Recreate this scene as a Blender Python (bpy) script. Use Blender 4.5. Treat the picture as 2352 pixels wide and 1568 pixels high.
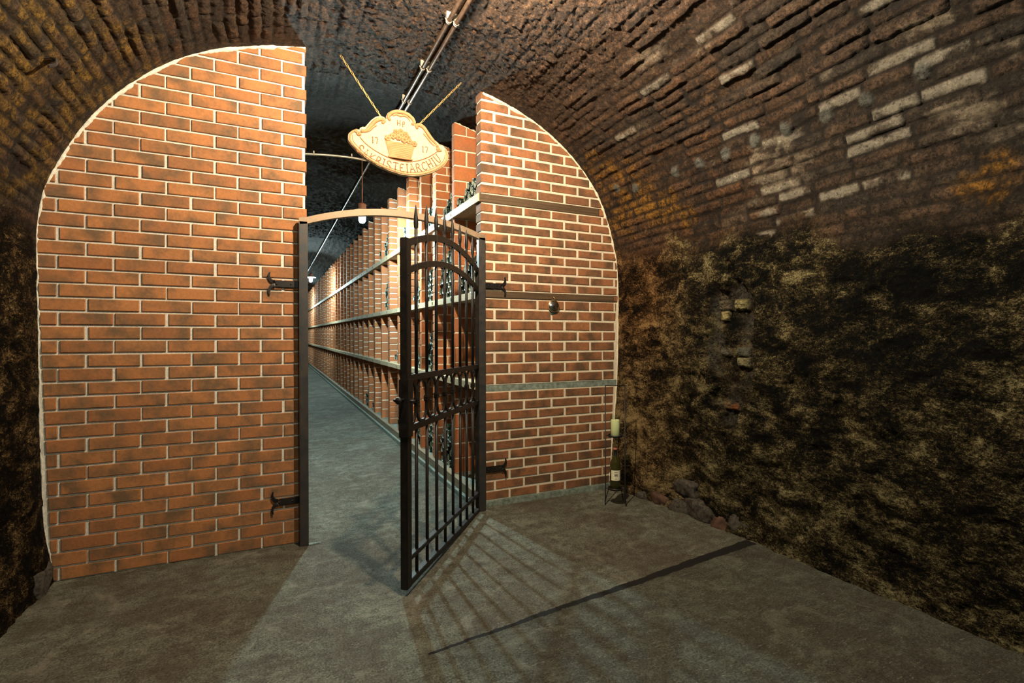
import bpy, bmesh, math, random
import numpy as np
from mathutils import Vector, Matrix

# ------------------------------------------------------------------ clear
for _o in list(bpy.data.objects):
    bpy.data.objects.remove(_o, do_unlink=True)
SC = bpy.context.scene
COL = SC.collection
rng = random.Random(11)

# ------------------------------------------------------------------ camera, world, exposure
CAM_YAW, CAM_PITCH, CAM_ROLL = 0.44257, -0.0037, -0.0019
_f = Vector((math.sin(CAM_YAW) * math.cos(CAM_PITCH), math.cos(CAM_YAW) * math.cos(CAM_PITCH), math.sin(CAM_PITCH)))
_r = Vector((math.cos(CAM_YAW), -math.sin(CAM_YAW), 0))
_u = _r.cross(_f)
_r2 = _r * math.cos(CAM_ROLL) + _u * math.sin(CAM_ROLL)
_u2 = -_r * math.sin(CAM_ROLL) + _u * math.cos(CAM_ROLL)
cam_data = bpy.data.cameras.new('camera')
cam = bpy.data.objects.new('camera', cam_data)
COL.objects.link(cam)
cam.matrix_world = Matrix(((_r2.x, _u2.x, -_f.x, -1.4087), (_r2.y, _u2.y, -_f.y, -3.5075),
                           (_r2.z, _u2.z, -_f.z, 1.2971), (0, 0, 0, 1)))
cam_data.sensor_width = 36.0
cam_data.lens = 1162.7 / 2352 * 36.0
cam_data.clip_start = 0.02
SC.camera = cam

world = bpy.data.worlds.new('world')
SC.world = world
world.use_nodes = True
world.node_tree.nodes['Background'].inputs[0].default_value = (0.5, 0.55, 0.6, 1)
world.node_tree.nodes['Background'].inputs[1].default_value = 0.01

SC.view_settings.view_transform = 'Standard'
SC.view_settings.look = 'None'
SC.view_settings.gamma = 1.0
SC.view_settings.use_curve_mapping = False
SC.view_settings.exposure = 0.0

WARM = (1.0, 0.79, 0.53)
NEUTRAL = (0.92, 1.0, 0.80)
COOL = (0.72, 0.98, 0.97)
E_FRONT = 6500.0     # emission strength of the ceiling bulb in front of the wall
E_FILL = 1900.0  # fill bulb added behind the viewer
E_LAMP = 3700.0
E_FAR = 2800.0

# ------------------------------------------------------------------ shape of the tunnel
SLOPE = 0.01


def sl(y):
    return SLOPE * max(0.0, y)


PROFILE = [(-2.47, -0.12), (-2.475, 0.05), (-2.52, 0.30), (-2.53, 0.9), (-2.535, 1.5), (-2.54, 1.855), (-2.518, 2.054),
           (-2.49, 2.15), (-2.418, 2.322), (-2.305, 2.531), (-2.13, 2.748), (-1.92, 2.929), (-1.745, 3.025),
           (-1.606, 3.078), (-1.415, 3.135), (-1.203, 3.176), (-0.9, 3.21), (-0.6, 3.222), (-0.3, 3.20), (-0.032, 3.15),
           (0.199, 3.095), (0.461, 3.0), (0.698, 2.86), (0.905, 2.68), (1.034, 2.52), (1.12, 2.36), (1.21, 2.10),
           (1.252, 1.90), (1.26, 1.55), (1.255, 1.22), (1.245, 0.95), (1.222, 0.666), (1.185, 0.30), (1.16, 0.12), (1.15, -0.12)]


def resample(pts, step):
    P = np.array(pts, float)
    for _ in range(2):      # Chaikin smoothing
        Q = [P[0]]
        for a, b in zip(P[:-1], P[1:]):
            Q += [a * .75 + b * .25, a * .25 + b * .75]
        Q.append(P[-1])
        P = np.array(Q)
    d = np.r_[0, np.cumsum(np.hypot(*np.diff(P, axis=0).T))]
    n = int(d[-1] / step) + 1
    s = np.linspace(0, d[-1], n)
    return s, np.c_[np.interp(s, d, P[:, 0]), np.interp(s, d, P[:, 1])]


# ------------------------------------------------------------------ noise
def _hash(ix, iy, iz, seed):
    n = (ix.astype(np.int64) * 374761393 + iy.astype(np.int64) * 668265263 + iz.astype(np.int64) * 2147483647 + seed * 974711) & 0xffffffff
    n = ((n ^ (n >> 13)) * 1274126177) & 0xffffffff
    n = ((n ^ (n >> 16)) * 2246822519) & 0xffffffff
    n = n ^ (n >> 15)
    return (n & 0xffffff) / float(0xffffff)


def vnoise(x, y, z, seed=0):
    ix, iy, iz = np.floor(x), np.floor(y), np.floor(z)
    fx, fy, fz = x - ix, y - iy, z - iz
    fx, fy, fz = [t * t * (3 - 2 * t) for t in (fx, fy, fz)]
    r = 0
    for a in (0, 1):
        for b in (0, 1):
            for c in (0, 1):
                w = (fx if a else 1 - fx) * (fy if b else 1 - fy) * (fz if c else 1 - fz)
                r = r + w * _hash(ix + a, iy + b, iz + c, seed)
    return r * 2 - 1


def fbm(x, y, z, f, octv=4, seed=0, rough=.5):
    r, a, t = 0, 1.0, 0
    for i in range(octv):
        r = r + a * vnoise(x * f, y * f, z * f, seed + i * 7)
        t += a
        a *= rough
        f *= 2.03
    return r / t


def smooth(a, b, x):
    t = np.clip((x - a) / (b - a), 0, 1)
    return t * t * (3 - 2 * t)


# ------------------------------------------------------------------ materials
def newmat(name):
    m = bpy.data.materials.new(name)
    m.use_nodes = True
    nt = m.node_tree
    bs = nt.nodes['Principled BSDF']
    return m, nt, bs


class NT:
    def __init__(s, nt):
        s.nt = nt

    def n(s, t, **kw):
        nd = s.nt.nodes.new(t)
        for k, v in kw.items():
            setattr(nd, k, v)
        return nd

    def l(s, a, b):
        s.nt.links.new(a, b)

    def val(s, inp, v):
        if hasattr(v, 'links'):
            s.l(v, inp)
        else:
            inp.default_value = v

    def math(s, op, a, b=0.0, clamp=False):
        nd = s.n('ShaderNodeMath', operation=op, use_clamp=clamp)
        s.val(nd.inputs[0], a)
        s.val(nd.inputs[1], b)
        return nd.outputs[0]

    def mix(s, f, a, b, blend='MIX'):
        nd = s.n('ShaderNodeMix', data_type='RGBA', blend_type=blend)
        s.val(nd.inputs[0], f)
        s.val(nd.inputs[6], a if hasattr(a, 'links') else (*a, 1))
        s.val(nd.inputs[7], b if hasattr(b, 'links') else (*b, 1))
        return nd.outputs[2]

    def noise(s, scale, detail=4, rough=.5, vec=None, dist=0.0):
        nd = s.n('ShaderNodeTexNoise')
        nd.inputs['Scale'].default_value = scale
        nd.inputs['Detail'].default_value = detail
        nd.inputs['Roughness'].default_value = rough
        nd.inputs['Distortion'].default_value = dist
        if vec is not None:
            s.l(vec, nd.inputs['Vector'])
        return nd.outputs['Fac']

    def ramp(s, f, stops):
        nd = s.n('ShaderNodeValToRGB')
        els = nd.color_ramp.elements
        while len(els) < len(stops):
            els.new(0.5)
        for e, (p, c) in zip(els, stops):
            e.position = p
            e.color = (*c, 1) if len(c) == 3 else c
        s.l(f, nd.inputs[0])
        return nd.outputs[0]

    def rng(s, f, a, b, c, d, clamp=True):
        nd = s.n('ShaderNodeMapRange')
        nd.clamp = clamp
        s.l(f, nd.inputs[0])
        for i, v in enumerate((a, b, c, d)):
            nd.inputs[i + 1].default_value = v
        return nd.outputs[0]

    def bump(s, h, strength, dist, nrm=None):
        nd = s.n('ShaderNodeBump')
        nd.inputs['Strength'].default_value = strength
        nd.inputs['Distance'].default_value = dist
        s.l(h, nd.inputs['Height'])
        if nrm is not None:
            s.l(nrm, nd.inputs['Normal'])
        return nd.outputs[0]

    def obj(s):
        return s.n('ShaderNodeTexCoord').outputs['Object']

    def geo(s):
        return s.n('ShaderNodeNewGeometry').outputs['Position']

    def attr(s, name, out='Fac'):
        return s.n('ShaderNodeAttribute', attribute_name=name).outputs[out]


def simple(name, col, rough=.5, metal=0.0, nscale=0, namp=.3, bump=0.0, spec=.5):
    m, nt, bs = newmat(name)
    T = NT(nt)
    bs.inputs['Roughness'].default_value = rough
    bs.inputs['Metallic'].default_value = metal
    bs.inputs['Specular IOR Level'].default_value = spec
    if nscale:
        f = T.noise(nscale, 5, .6, T.obj())
        c = T.mix(T.rng(f, .3, .7, 0, 1), tuple(v * (1 - namp) for v in col), tuple(min(1, v * (1 + namp)) for v in col))
        T.l(c, bs.inputs['Base Color'])
        if bump:
            T.l(T.bump(f, bump, .004), bs.inputs['Normal'])
    else:
        bs.inputs['Base Color'].default_value = (*col, 1)
    return m


def emit(name, col, strength):
    m, nt, bs = newmat(name)
    bs.inputs['Base Color'].default_value = (0, 0, 0, 1)
    bs.inputs['Emission Color'].default_value = (*col, 1)
    bs.inputs['Emission Strength'].default_value = strength
    return m


def vault_material():
    m, nt, bs = newmat('old_vault_masonry')
    T = NT(nt)
    p = T.geo()
    col = T.attr('tint', 'Color')
    rub = T.attr('rubble')
    mor = T.attr('mortar')
    spk = T.attr('speckle')
    fine = T.noise(70, 8, .75, p)
    mid = T.noise(17, 6, .65, p, .6)
    big = T.noise(3.2, 4, .6, p)
    # brick part
    k = T.rng(T.math('ADD', T.math('MULTIPLY', fine, .6), T.math('MULTIPLY', mid, .4)), .40, .62, .12, 2.5)
    cmul = T.n('ShaderNodeMix', data_type='RGBA', blend_type='MULTIPLY')
    cmul.inputs[0].default_value = 1
    T.l(col, cmul.inputs[6])
    comb = T.n('ShaderNodeCombineColor')
    for i in range(3):
        T.l(k, comb.inputs[i])
    T.l(comb.outputs[0], cmul.inputs[7])
    brick = T.mix(T.math('MULTIPLY', mor, T.rng(big, .4, .6, .72, .97)), cmul.outputs[2], (0.016, 0.013, 0.011))
    crust = T.rng(T.noise(34, 9, .88, p, .6), .55, .62, 0, .6)
    brick = T.mix(T.math('MULTIPLY', crust, .75), brick, (0.21, 0.165, 0.12))
    brick = T.mix(T.rng(T.noise(60, 6, .8, p, .4), .47, .40, 0, .85), brick, (0.008, 0.008, 0.008))
    soot = T.rng(T.noise(6, 7, .75, p, .8), .50, .62, 0, .8)  # random soot patches
    brick = T.mix(soot, brick, (0.014, 0.012, 0.012))
    scab = T.noise(42, 9, .85, p, .15)
    scabc = T.ramp(scab, [(.40, (.008, .006, .006)), (.49, (.045, .026, .018)), (.56, (.16, .085, .048)), (.63, (.32, .21, .135))])
    brick = T.mix(T.math('MULTIPLY', T.attr('crown'), .72), brick, scabc)
    brick = T.mix(T.math('MULTIPLY', T.attr('soot'), .86), brick, (0.008, 0.008, 0.007))  # near-black mix paints in the shade over the corridor lamps
    # rubble part: black crust with tan lichen speckle
    mpv = T.n('ShaderNodeMapping')
    mpv.inputs['Scale'].default_value = (1, 1, 1.7)
    T.l(p, mpv.inputs[0])
    grain = T.noise(52, 9, .85, mpv.outputs[0], .6)
    h = T.math('ADD', T.math('MULTIPLY', grain, .58), T.math('MULTIPLY', T.noise(6, 5, .65, mpv.outputs[0], .5), .42))
    grit = T.noise(170, 4, .7, mpv.outputs[0])
    h = T.math('ADD', T.math('MULTIPLY', h, .78), T.math('MULTIPLY', grit, .22))
    h = T.math('ADD', T.math('MULTIPLY', T.math('SUBTRACT', h, .5), 2.3), .5)
    h = T.math('ADD', h, spk)
    rb = T.ramp(h, [(.0, (.003, .003, .004)), (.44, (.006, .007, .009)), (.53, (.034, .026, .018)), (.60, (.17, .125, .070)), (.70, (.52, .44, .29)), (1, (.6, .52, .34))])
    flat = T.mix(1, rb, (.80, .86, .72), 'MULTIPLY')
    warm = T.mix(1, rb, (.95, .68, .45), 'MULTIPLY')
    rb = T.mix(T.attr('damp'), flat, warm)
    rubf = T.math('ADD', T.math('MULTIPLY', T.math('SUBTRACT', rub, .5), 1.5), T.math('MULTIPLY', T.math('SUBTRACT', T.math('ADD', grain, mid), 1.0), 2.2))
    rubf = T.math('ADD', rubf, .5, True)
    base = T.mix(rubf, brick, rb)
    pal = T.attr('pale')
    base = T.mix(T.math('MULTIPLY', pal, T.rng(grain, .43, .54, .04, 1)), base, col)
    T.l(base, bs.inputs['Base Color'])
    bs.inputs['Roughness'].default_value = .78
    T.l(T.rng(T.math('MAXIMUM', rub, T.attr('soot')), 0, 1, .30, .06), bs.inputs['Specular IOR Level'])
    b1 = T.bump(mid, 1.0, .035)
    T.l(T.bump(fine, 1.0, .026, b1), bs.inputs['Normal'])
    return m


def brick_material(name, c1, c2, c3, blotch=.5, speck=0.0):
    """c1 main, c2 alternate brick colour, c3 dark smoky bloom."""
    m, nt, bs = newmat(name)
    T = NT(nt)
    o = T.obj()
    r = T.attr('rnd')
    off = T.n('ShaderNodeVectorMath', operation='ADD')
    cmb = T.n('ShaderNodeCombineXYZ')
    T.l(T.math('MULTIPLY', r, 37.0), cmb.inputs[0])
    T.l(T.math('MULTIPLY', r, 11.0), cmb.inputs[2])
    T.l(o, off.inputs[0])
    T.l(cmb.outputs[0], off.inputs[1])
    base = T.mix(r, c1, c2)
    n1 = T.noise(7, 4, .6, off.outputs[0])
    n2 = T.noise(60, 7, .7, off.outputs[0])
    base = T.mix(T.math('MULTIPLY', T.rng(n1, .42, .64, 0, 1), blotch), base, c3)
    base = T.mix(T.rng(n2, .3, .72, .35, 0), base, (0.05, .03, .02))
    if speck:
        base = T.mix(T.rng(n2, .62, .74, 0, speck), base, (.6, .42, .28))
    T.l(base, bs.inputs['Base Color'])
    bs.inputs['Roughness'].default_value = .85
    bs.inputs['Specular IOR Level'].default_value = .25
    T.l(T.bump(n2, .45, .003), bs.inputs['Normal'])
    return m


def mortar_material(name, c, dark):
    m, nt, bs = newmat(name)
    T = NT(nt)
    p = T.geo()
    n2 = T.noise(90, 8, .75, p)
    n1 = T.noise(9, 4, .6, p)
    b = T.mix(T.rng(n2, .32, .6, .55, 0), c, dark)
    b = T.mix(T.rng(n1, .45, .75, 0, .35), b, tuple(v * .55 for v in c))
    T.l(b, bs.inputs['Base Color'])
    bs.inputs['Roughness'].default_value = .9
    T.l(T.bump(n2, .8, .005), bs.inputs['Normal'])
    return m


def floor_material():
    m, nt, bs = newmat('worn_concrete')
    T = NT(nt)
    p = T.geo()
    fine = T.noise(120, 8, .75, p)
    mid = T.noise(16, 7, .68, p, .4)
    big = T.noise(1.5, 5, .6, p, .5)
    # streaks of wear running across the slab
    mp = T.n('ShaderNodeMapping')
    mp.inputs['Rotation'].default_value = (0, 0, .5)
    mp.inputs['Scale'].default_value = (1.0, 5.0, 1)
    T.l(p, mp.inputs[0])
    st = T.noise(3.0, 6, .65, mp.outputs[0], .5)
    c = T.mix(T.rng(big, .38, .62, 0, 1), (.155, .150, .116), (.235, .262, .215))
    c = T.mix(T.rng(st, .46, .68, 0, .6), c, (.085, .07, .052))
    k = T.rng(T.math('ADD', T.math('MULTIPLY', fine, .65), T.math('MULTIPLY', mid, .35)), .42, .58, .0, 1)
    c = T.mix(T.math('MULTIPLY', T.math('SUBTRACT', 1.0, k), .85), c, (.035, .029, .022))
    c = T.mix(T.rng(fine, .60, .72, 0, .6), c, (.40, .37, .30))
    pit = T.noise(95, 3, .55, p)
    c = T.mix(T.rng(pit, .46, .36, 0, .6), c, (.035, .029, .022))
    c = T.mix(T.rng(pit, .62, .70, 0, .4), c, (.40, .40, .33))
    blot = T.noise(5, 6, .7, p, 1.0)
    c = T.mix(T.rng(blot, .50, .66, 0, .55), c, (.075, .062, .046))
    c = T.mix(T.rng(blot, .46, .34, 0, .35), c, (.34, .335, .28))
    # worn white scratches
    c = T.mix(T.rng(T.noise(26, 8, .82, mp.outputs[0], 1.2), .61, .68, 0, .55), c, (.42, .41, .36))
    # the tarred repair crack and the thin saw joint in the corridor
    sep = T.n('ShaderNodeSeparateXYZ')
    T.l(p, sep.inputs[0])
    X, Y = sep.outputs[0], sep.outputs[1]
    wob = T.math('MULTIPLY', T.math('SUBTRACT', T.noise(9, 5, .7, p), .5), .045)
    line = T.math('SUBTRACT', Y, T.math('ADD', T.math('MULTIPLY', T.math('ADD', X, .82), .108), -1.474))
    line = T.math('ABSOLUTE', T.math('ADD', line, wob))
    wid = T.math('ADD', T.math('MULTIPLY', T.math('ADD', X, .82), .0135), .008)
    slab = T.math('MULTIPLY', T.math('LESS_THAN', Y, T.math('ADD', T.math('ADD', T.math('MULTIPLY', T.math('ADD', X, .82), .108), -1.474), T.math('MULTIPLY', wob, -1.0))), T.rng(X, -1.0, -.6, 0, 1))
    scr = T.rng(T.noise(20, 9, .85, mp.outputs[0], 1.5), .56, .64, 0, .75)
    c = T.mix(slab, c, T.mix(scr, T.mix(1, c, (.62, .66, .66), 'MULTIPLY'), (.40, .42, .37)))
    crack = T.math('MULTIPLY', T.math('LESS_THAN', line, wid), T.math('GREATER_THAN', X, -.83))
    crack = T.math('MULTIPLY', crack, T.math('LESS_THAN', X, 1.36))
    l2 = T.math('ABSOLUTE', T.math('SUBTRACT', Y, T.math('ADD', T.math('MULTIPLY', X, .07), 2.93)))
    c2 = T.math('LESS_THAN', l2, .008)
    crk = T.math('MAXIMUM', crack, T.math('MULTIPLY', c2, .8))
    c = T.mix(crk, c, (.010, .010, .010))
    # pale lime crumbs inside the gate and a cement bead along the rack foot
    T.l(c, bs.inputs['Base Color'])
    bs.inputs['Roughness'].default_value = .82
    bs.inputs['Specular IOR Level'].default_value = .3
    hgt = T.math('SUBTRACT', T.math('ADD', T.math('ADD', T.math('MULTIPLY', fine, .6), T.math('MULTIPLY', pit, .6)), mid), T.math('MULTIPLY', crk, 1.2))
    T.l(T.bump(hgt, .75, .012), bs.inputs['Normal'])
    return m


def wood_material(name, c1, c2, axis=1, rough=.7):
    m, nt, bs = newmat(name)
    T = NT(nt)
    p = T.geo()
    mp = T.n('ShaderNodeMapping')
    sc = [14, 14, 40]
    sc[axis] = 1.2
    mp.inputs['Scale'].default_value = sc
    T.l(p, mp.inputs[0])
    g = T.noise(1.6, 6, .65, mp.outputs[0], .8)
    n = T.noise(45, 6, .7, p)
    c = T.mix(T.rng(g, .35, .65, 0, 1), c1, c2)
    c = T.mix(T.rng(n, .55, .72, 0, .4), c, tuple(min(1, v * 1.9) for v in c2))
    T.l(c, bs.inputs['Base Color'])
    bs.inputs['Roughness'].default_value = rough
    T.l(T.bump(g, .5, .004), bs.inputs['Normal'])
    return m


def iron_material(name, c, rust, rough=.42, specks=.5):
    m, nt, bs = newmat(name)
    T = NT(nt)
    p = T.geo()
    n = T.noise(22, 7, .7, p)
    f = T.noise(150, 5, .7, p)
    b = T.mix(T.rng(n, .42, .68, 0, 1), c, rust)
    b = T.mix(T.rng(f, .64, .72, 0, specks), b, (.30, .26, .22))
    T.l(b, bs.inputs['Base Color'])
    bs.inputs['Metallic'].default_value = .35
    T.l(T.rng(n, .3, .7, rough - .08, rough + .18), bs.inputs['Roughness'])
    T.l(T.bump(f, .35, .0015), bs.inputs['Normal'])
    return m


def clay_material():
    m, nt, bs = newmat('carved_clay')
    T = NT(nt)
    o = T.obj()
    n = T.noise(13, 6, .65, o)
    f = T.noise(160, 5, .7, o)
    b = T.mix(T.rng(n, .35, .68, 0, 1), (.36, .17, .068), (.47, .265, .125))
    b = T.mix(T.rng(f, .3, .5, .25, 0), b, (.40, .20, .08))
    T.l(b, bs.inputs['Base Color'])
    bs.inputs['Roughness'].default_value = .7
    T.l(T.bump(f, .3, .001), bs.inputs['Normal'])
    return m


M = {}
M['vault'] = vault_material()
M['brick_orange'] = brick_material('orange_facing_brick', (.54, .235, .092), (.42, .172, .072), (.19, .120, .070), .95, .06)
M['brick_red'] = brick_material('red_brown_brick', (.42, .175, .078), (.29, .128, .064), (.12, .075, .045), .95, .25)
M['brick_rack'] = brick_material('rack_brick', (.56, .19, .065), (.46, .155, .065), (.30, .16, .09), .6, .08)
M['mortar'] = mortar_material('pale_mortar', (.84, .83, .76), (.34, .32, .27))
M['mortar_light'] = mortar_material('cream_mortar', (.88, .80, .64), (.48, .41, .31))
M['floor'] = floor_material()
M['wood_dark'] = wood_material('dark_beam_wood', (.055, .032, .017), (.13, .082, .043), 0)
M['wood_shelf'] = wood_material('weathered_shelf_wood', (.46, .36, .22), (.62, .50, .32), 1)
M['wood_rail'] = wood_material('dull_rail_wood', (.17, .135, .09), (.28, .23, .155), 1)
M['concrete_ledge'] = simple('grey_concrete', (.19, .235, .21), .9, 0, 30, .5, .8)
M['iron'] = iron_material('black_wrought_iron', (.012, .012, .013), (.027, .020, .016))
M['iron_frame'] = iron_material('bare_steel_frame', (.042, .044, .050), (.07, .055, .045), .42, .2)  # posts' copy of the frame steel, darkened for distance from the lamp
M['frame_steel_lit'] = iron_material('lit_frame_steel', (.24, .175, .12), (.34, .24, .155), .5, .1)  # same frame steel, with the near lamp's light painted into a paler colour
M['iron_plain'] = simple('black_painted_metal', (.014, .014, .014), .45, .2)
M['clay'] = clay_material()
M['clay_dark'] = simple('dark_letter_clay', (.25, .11, .045), .8, 0, 60, .25)  # darker clay for the letters and band lines
M['clay_field'] = simple('pale_sign_field', (.56, .43, .26), .75, 0, 40, .2, .3)
M['brass'] = simple('brass', (.72, .50, .20), .38, .8)
M['steel'] = simple('spun_steel', (.62, .63, .62), .22, 1.0)
M['bluegrey'] = simple('verdigris_backplate', (.10, .17, .17), .7, 0)
M['bottle'] = simple('dark_green_bottle_glass', (.010, .018, .013), .12, 0, 0)
M['bottle_base'] = simple('dusty_glinting_bottle_base', (.30, .36, .32), .25, .2, 60, .4)  # pale tone holds dust and painted-in lamp reflection
M['pipe'] = simple('painted_steel_conduit', (.13, .085, .06), .4, .5, 30, .4)
M['clip'] = simple('galvanised_clip', (.62, .55, .45), .4, .7)
M['candle'] = simple('cream_candle_wax', (.82, .80, .50), .5)
M['label'] = simple('cream_bottle_label', (.78, .76, .58), .6)
M['ink'] = simple('grey_label_print', (.10, .11, .09), .7)
M['capsule'] = simple('dark_capsule', (.03, .035, .035), .35, .3)
M['cork'] = simple('rust_red_capsule_top', (.32, .10, .06), .6)
M['porcelain'] = simple('white_enamel', (.8, .8, .78), .3)
M['lamp_cap'] = simple('brown_lamp_cap', (.22, .10, .06), .5)
M['green_tag'] = simple('green_key_tag', (.10, .42, .16), .5)
M['stone'] = simple('field_stone', (.050, .044, .036), .85, 0, 45, .95, 1.0)
M['stone_red'] = simple('reddish_stone', (.08, .042, .028), .85, 0, 14, .8, 1.0)
M['emit_front'] = emit('warm_bulb_glow', WARM, E_FRONT)
M['emit_fill'] = emit('neutral_fill_glow', NEUTRAL, E_FILL)
M['emit_lamp'] = emit('cool_bulb_glow', COOL, E_LAMP)
M['emit_far'] = emit('cool_far_bulb_glow', COOL, E_FAR)

mg, nt_, bs_ = newmat('clear_hurricane_glass')
T_ = NT(nt_)
gl_ = T_.n('ShaderNodeBsdfGlossy')
gl_.inputs['Roughness'].default_value = .03
tr_ = T_.n('ShaderNodeBsdfTransparent')
tr_.inputs[0].default_value = (.93, .97, .94, 1)
lw_ = T_.n('ShaderNodeLayerWeight')
lw_.inputs[0].default_value = .25
mx_ = T_.n('ShaderNodeMixShader')
T_.l(T_.math('MULTIPLY', T_.math('POWER', lw_.outputs['Facing'], 3.0), .5), mx_.inputs[0])
T_.l(tr_.outputs[0], mx_.inputs[1])
T_.l(gl_.outputs[0], mx_.inputs[2])
T_.l(mx_.outputs[0], nt_.nodes['Material Output'].inputs[0])
M['glass'] = mg
mw, nt_, bs_ = newmat('olive_wine_bottle_glass')
bs_.inputs['Base Color'].default_value = (.035, .035, .008, 1)
bs_.inputs['Roughness'].default_value = .06
bs_.inputs['Coat Weight'].default_value = .5
M['wine'] = mw


# ------------------------------------------------------------------ mesh builder
class MB:
    def __init__(s):
        s.v, s.f, s.m, s.r, s.sm = [], [], [], [], []

    def add(s, vs, fs, mat=0, rnd=0.0, smooth=False):
        b = len(s.v)
        s.v += [tuple(v) for v in vs]
        s.r += [rnd] * len(vs)
        for f in fs:
            s.f.append(tuple(i + b for i in f))
            s.m.append(mat)
            s.sm.append(smooth)

    def box(s, a, b, mat=0, rnd=0.0, M4=None, slope=False):
        x0, y0, z0 = a
        x1, y1, z1 = b
        vs = [(x, y, z + (sl(y) if slope else 0)) for z in (z0, z1) for (x, y) in ((x0, y0), (x1, y0), (x1, y1), (x0, y1))]
        if M4 is not None:
            vs = [tuple(M4 @ Vector(v)) for v in vs]
        s.add(vs, [(3, 2, 1, 0), (4, 5, 6, 7), (0, 1, 5, 4), (1, 2, 6, 5), (2, 3, 7, 6), (3, 0, 4, 7)], mat, rnd)

    def bbox(s, a, b, bev, mat=0, M4=None):
        """box with bevelled edges"""
        bm = bmesh.new()
        bmesh.ops.create_cube(bm, size=1)
        c = [(p + q) / 2 for p, q in zip(a, b)]
        d = [q - p for p, q in zip(a, b)]
        for v in bm.verts:
            v.co = Vector((c[i] + v.co[i] * d[i] for i in range(3)))
        bmesh.ops.bevel(bm, geom=list(bm.edges), offset=bev, segments=2, affect='EDGES')
        bm.verts.index_update()
        vs = [v.co.copy() for v in bm.verts]
        if M4 is not None:
            vs = [M4 @ v for v in vs]
        s.add(vs, [[v.index for v in f.verts] for f in bm.faces], mat)
        bm.free()

    def tube(s, pts, rad, n=8, mat=0, caps=True, closed=False, flat=None):
        """sweep; rad number or list; flat=(w,h,axis) gives a rectangular section with the given normal axis"""
        pts = [Vector(p) for p in pts]
        N = len(pts)
        rads = rad if isinstance(rad, (list, tuple)) else [rad] * N
        base = len(s.v)
        prev = None
        vs = []
        for i, p in enumerate(pts):
            if closed:
                t = (pts[(i + 1) % N] - pts[i - 1]).normalized()
            else:
                t = (pts[min(i + 1, N - 1)] - pts[max(i - 1, 0)]).normalized()
            if flat is not None:
                ax = Vector(flat[2])
                u = (ax - t * ax.dot(t)).normalized()
            elif prev is None:
                u = t.orthogonal().normalized()
            else:
                u = (prev - t * prev.dot(t)).normalized()
            prev = u
            w = t.cross(u)
            k = rads[i]
            if flat is not None:
                a, b = flat[0] / 2 * k, flat[1] / 2 * k
                vs += [p + u * a * sx + w * b * sy for sx, sy in ((1, 1), (-1, 1), (-1, -1), (1, -1))]
            else:
                vs += [p + (u * math.cos(2 * math.pi * j / n) + w * math.sin(2 * math.pi * j / n)) * k for j in range(n)]
        if flat is not None:
            n = 4
        fs = []
        for i in range(N if closed else N - 1):
            for j in range(n):
                a, b = i * n + j, i * n + (j + 1) % n
                c, d = ((i + 1) % N) * n + (j + 1) % n, ((i + 1) % N) * n + j
                fs.append((a, b, c, d))
        if caps and not closed:
            fs.append(tuple(range(n))[::-1])
            fs.append(tuple((N - 1) * n + j for j in range(n)))
        s.add(vs, fs, mat, 0, flat is None)

    def lathe(s, prof, c=(0, 0, 0), n=24, mat=0, axis='z', smooth=True):
        """prof list of (radius, height)"""
        vs, fs = [], []
        for r, h in prof:
            for j in range(n):
                a = 2 * math.pi * j / n
                p = (r * math.cos(a), r * math.sin(a), h)
                if axis == 'x':
                    p = (p[2], p[0], p[1])
                elif axis == 'y':
                    p = (p[0], p[2], p[1])
                vs.append((p[0] + c[0], p[1] + c[1], p[2] + c[2]))
        for i in range(len(prof) - 1):
            for j in range(n):
                fs.append((i * n + j, i * n + (j + 1) % n, (i + 1) * n + (j + 1) % n, (i + 1) * n + j))
        if axis == 'y':
            fs = [f[::-1] for f in fs]
        s.add(vs, fs, mat, 0, smooth)

    def prism(s, poly, y0, y1, mat=0, rnd=0.0, bev=0.0, M4=None):
        """poly (x,z) extruded in y from y0 (front) to y1; optional bevel on the front"""
        n = len(poly)
        cx = sum(p[0] for p in poly) / n
        cz = sum(p[1] for p in poly) / n
        rings = []
        if bev:
            ins = []
            for x, z in poly:
                dx, dz = cx - x, cz - z
                ins.append((x + (bev if dx > 0 else -bev) * min(1, abs(dx) / (bev + 1e-9)), z + (bev if dz > 0 else -bev) * min(1, abs(dz) / (bev + 1e-9))))
            rings = [[(x, y0, z) for x, z in ins], [(x, y0 + bev, z) for x, z in poly], [(x, y1, z) for x, z in poly]]
        else:
            rings = [[(x, y0, z) for x, z in poly], [(x, y1, z) for x, z in poly]]
        vs = [v for r in rings for v in r]
        if M4 is not None:
            vs = [tuple(M4 @ Vector(v)) for v in vs]
        fs = [tuple(range(n)), tuple((len(rings) - 1) * n + j for j in range(n))[::-1]]
        for i in range(len(rings) - 1):
            for j in range(n):
                fs.append((i * n + (j + 1) % n, i * n + j, (i + 1) * n + j, (i + 1) * n + (j + 1) % n))
        s.add(vs, fs, mat, rnd)

    def mesh(s, name, mats):
        me = bpy.data.meshes.new(name)
        me.from_pydata(s.v, [], s.f)
        for m in mats:
            me.materials.append(m)
        me.polygons.foreach_set('material_index', s.m)
        me.polygons.foreach_set('use_smooth', s.sm)
        at = me.attributes.new('rnd', 'FLOAT', 'POINT')
        at.data.foreach_set('value', s.r)
        me.update()
        return me

    def build(s, name, mats, parent=None, loc=None, **tags):
        if not isinstance(mats, (list, tuple)):
            mats = [mats]
        o = bpy.data.objects.new(name, s.mesh(name, mats))
        COL.objects.link(o)
        if parent is not None:
            o.parent = parent
        if loc is not None:
            o.location = loc
        tag(o, **tags)
        return o


def tag(o, label=None, cat=None, group=None, kind=None):
    if label:
        o['label'] = label
    if cat:
        o['category'] = cat
    if group:
        o['group'] = group
    if kind:
        o['kind'] = kind
    return o


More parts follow.
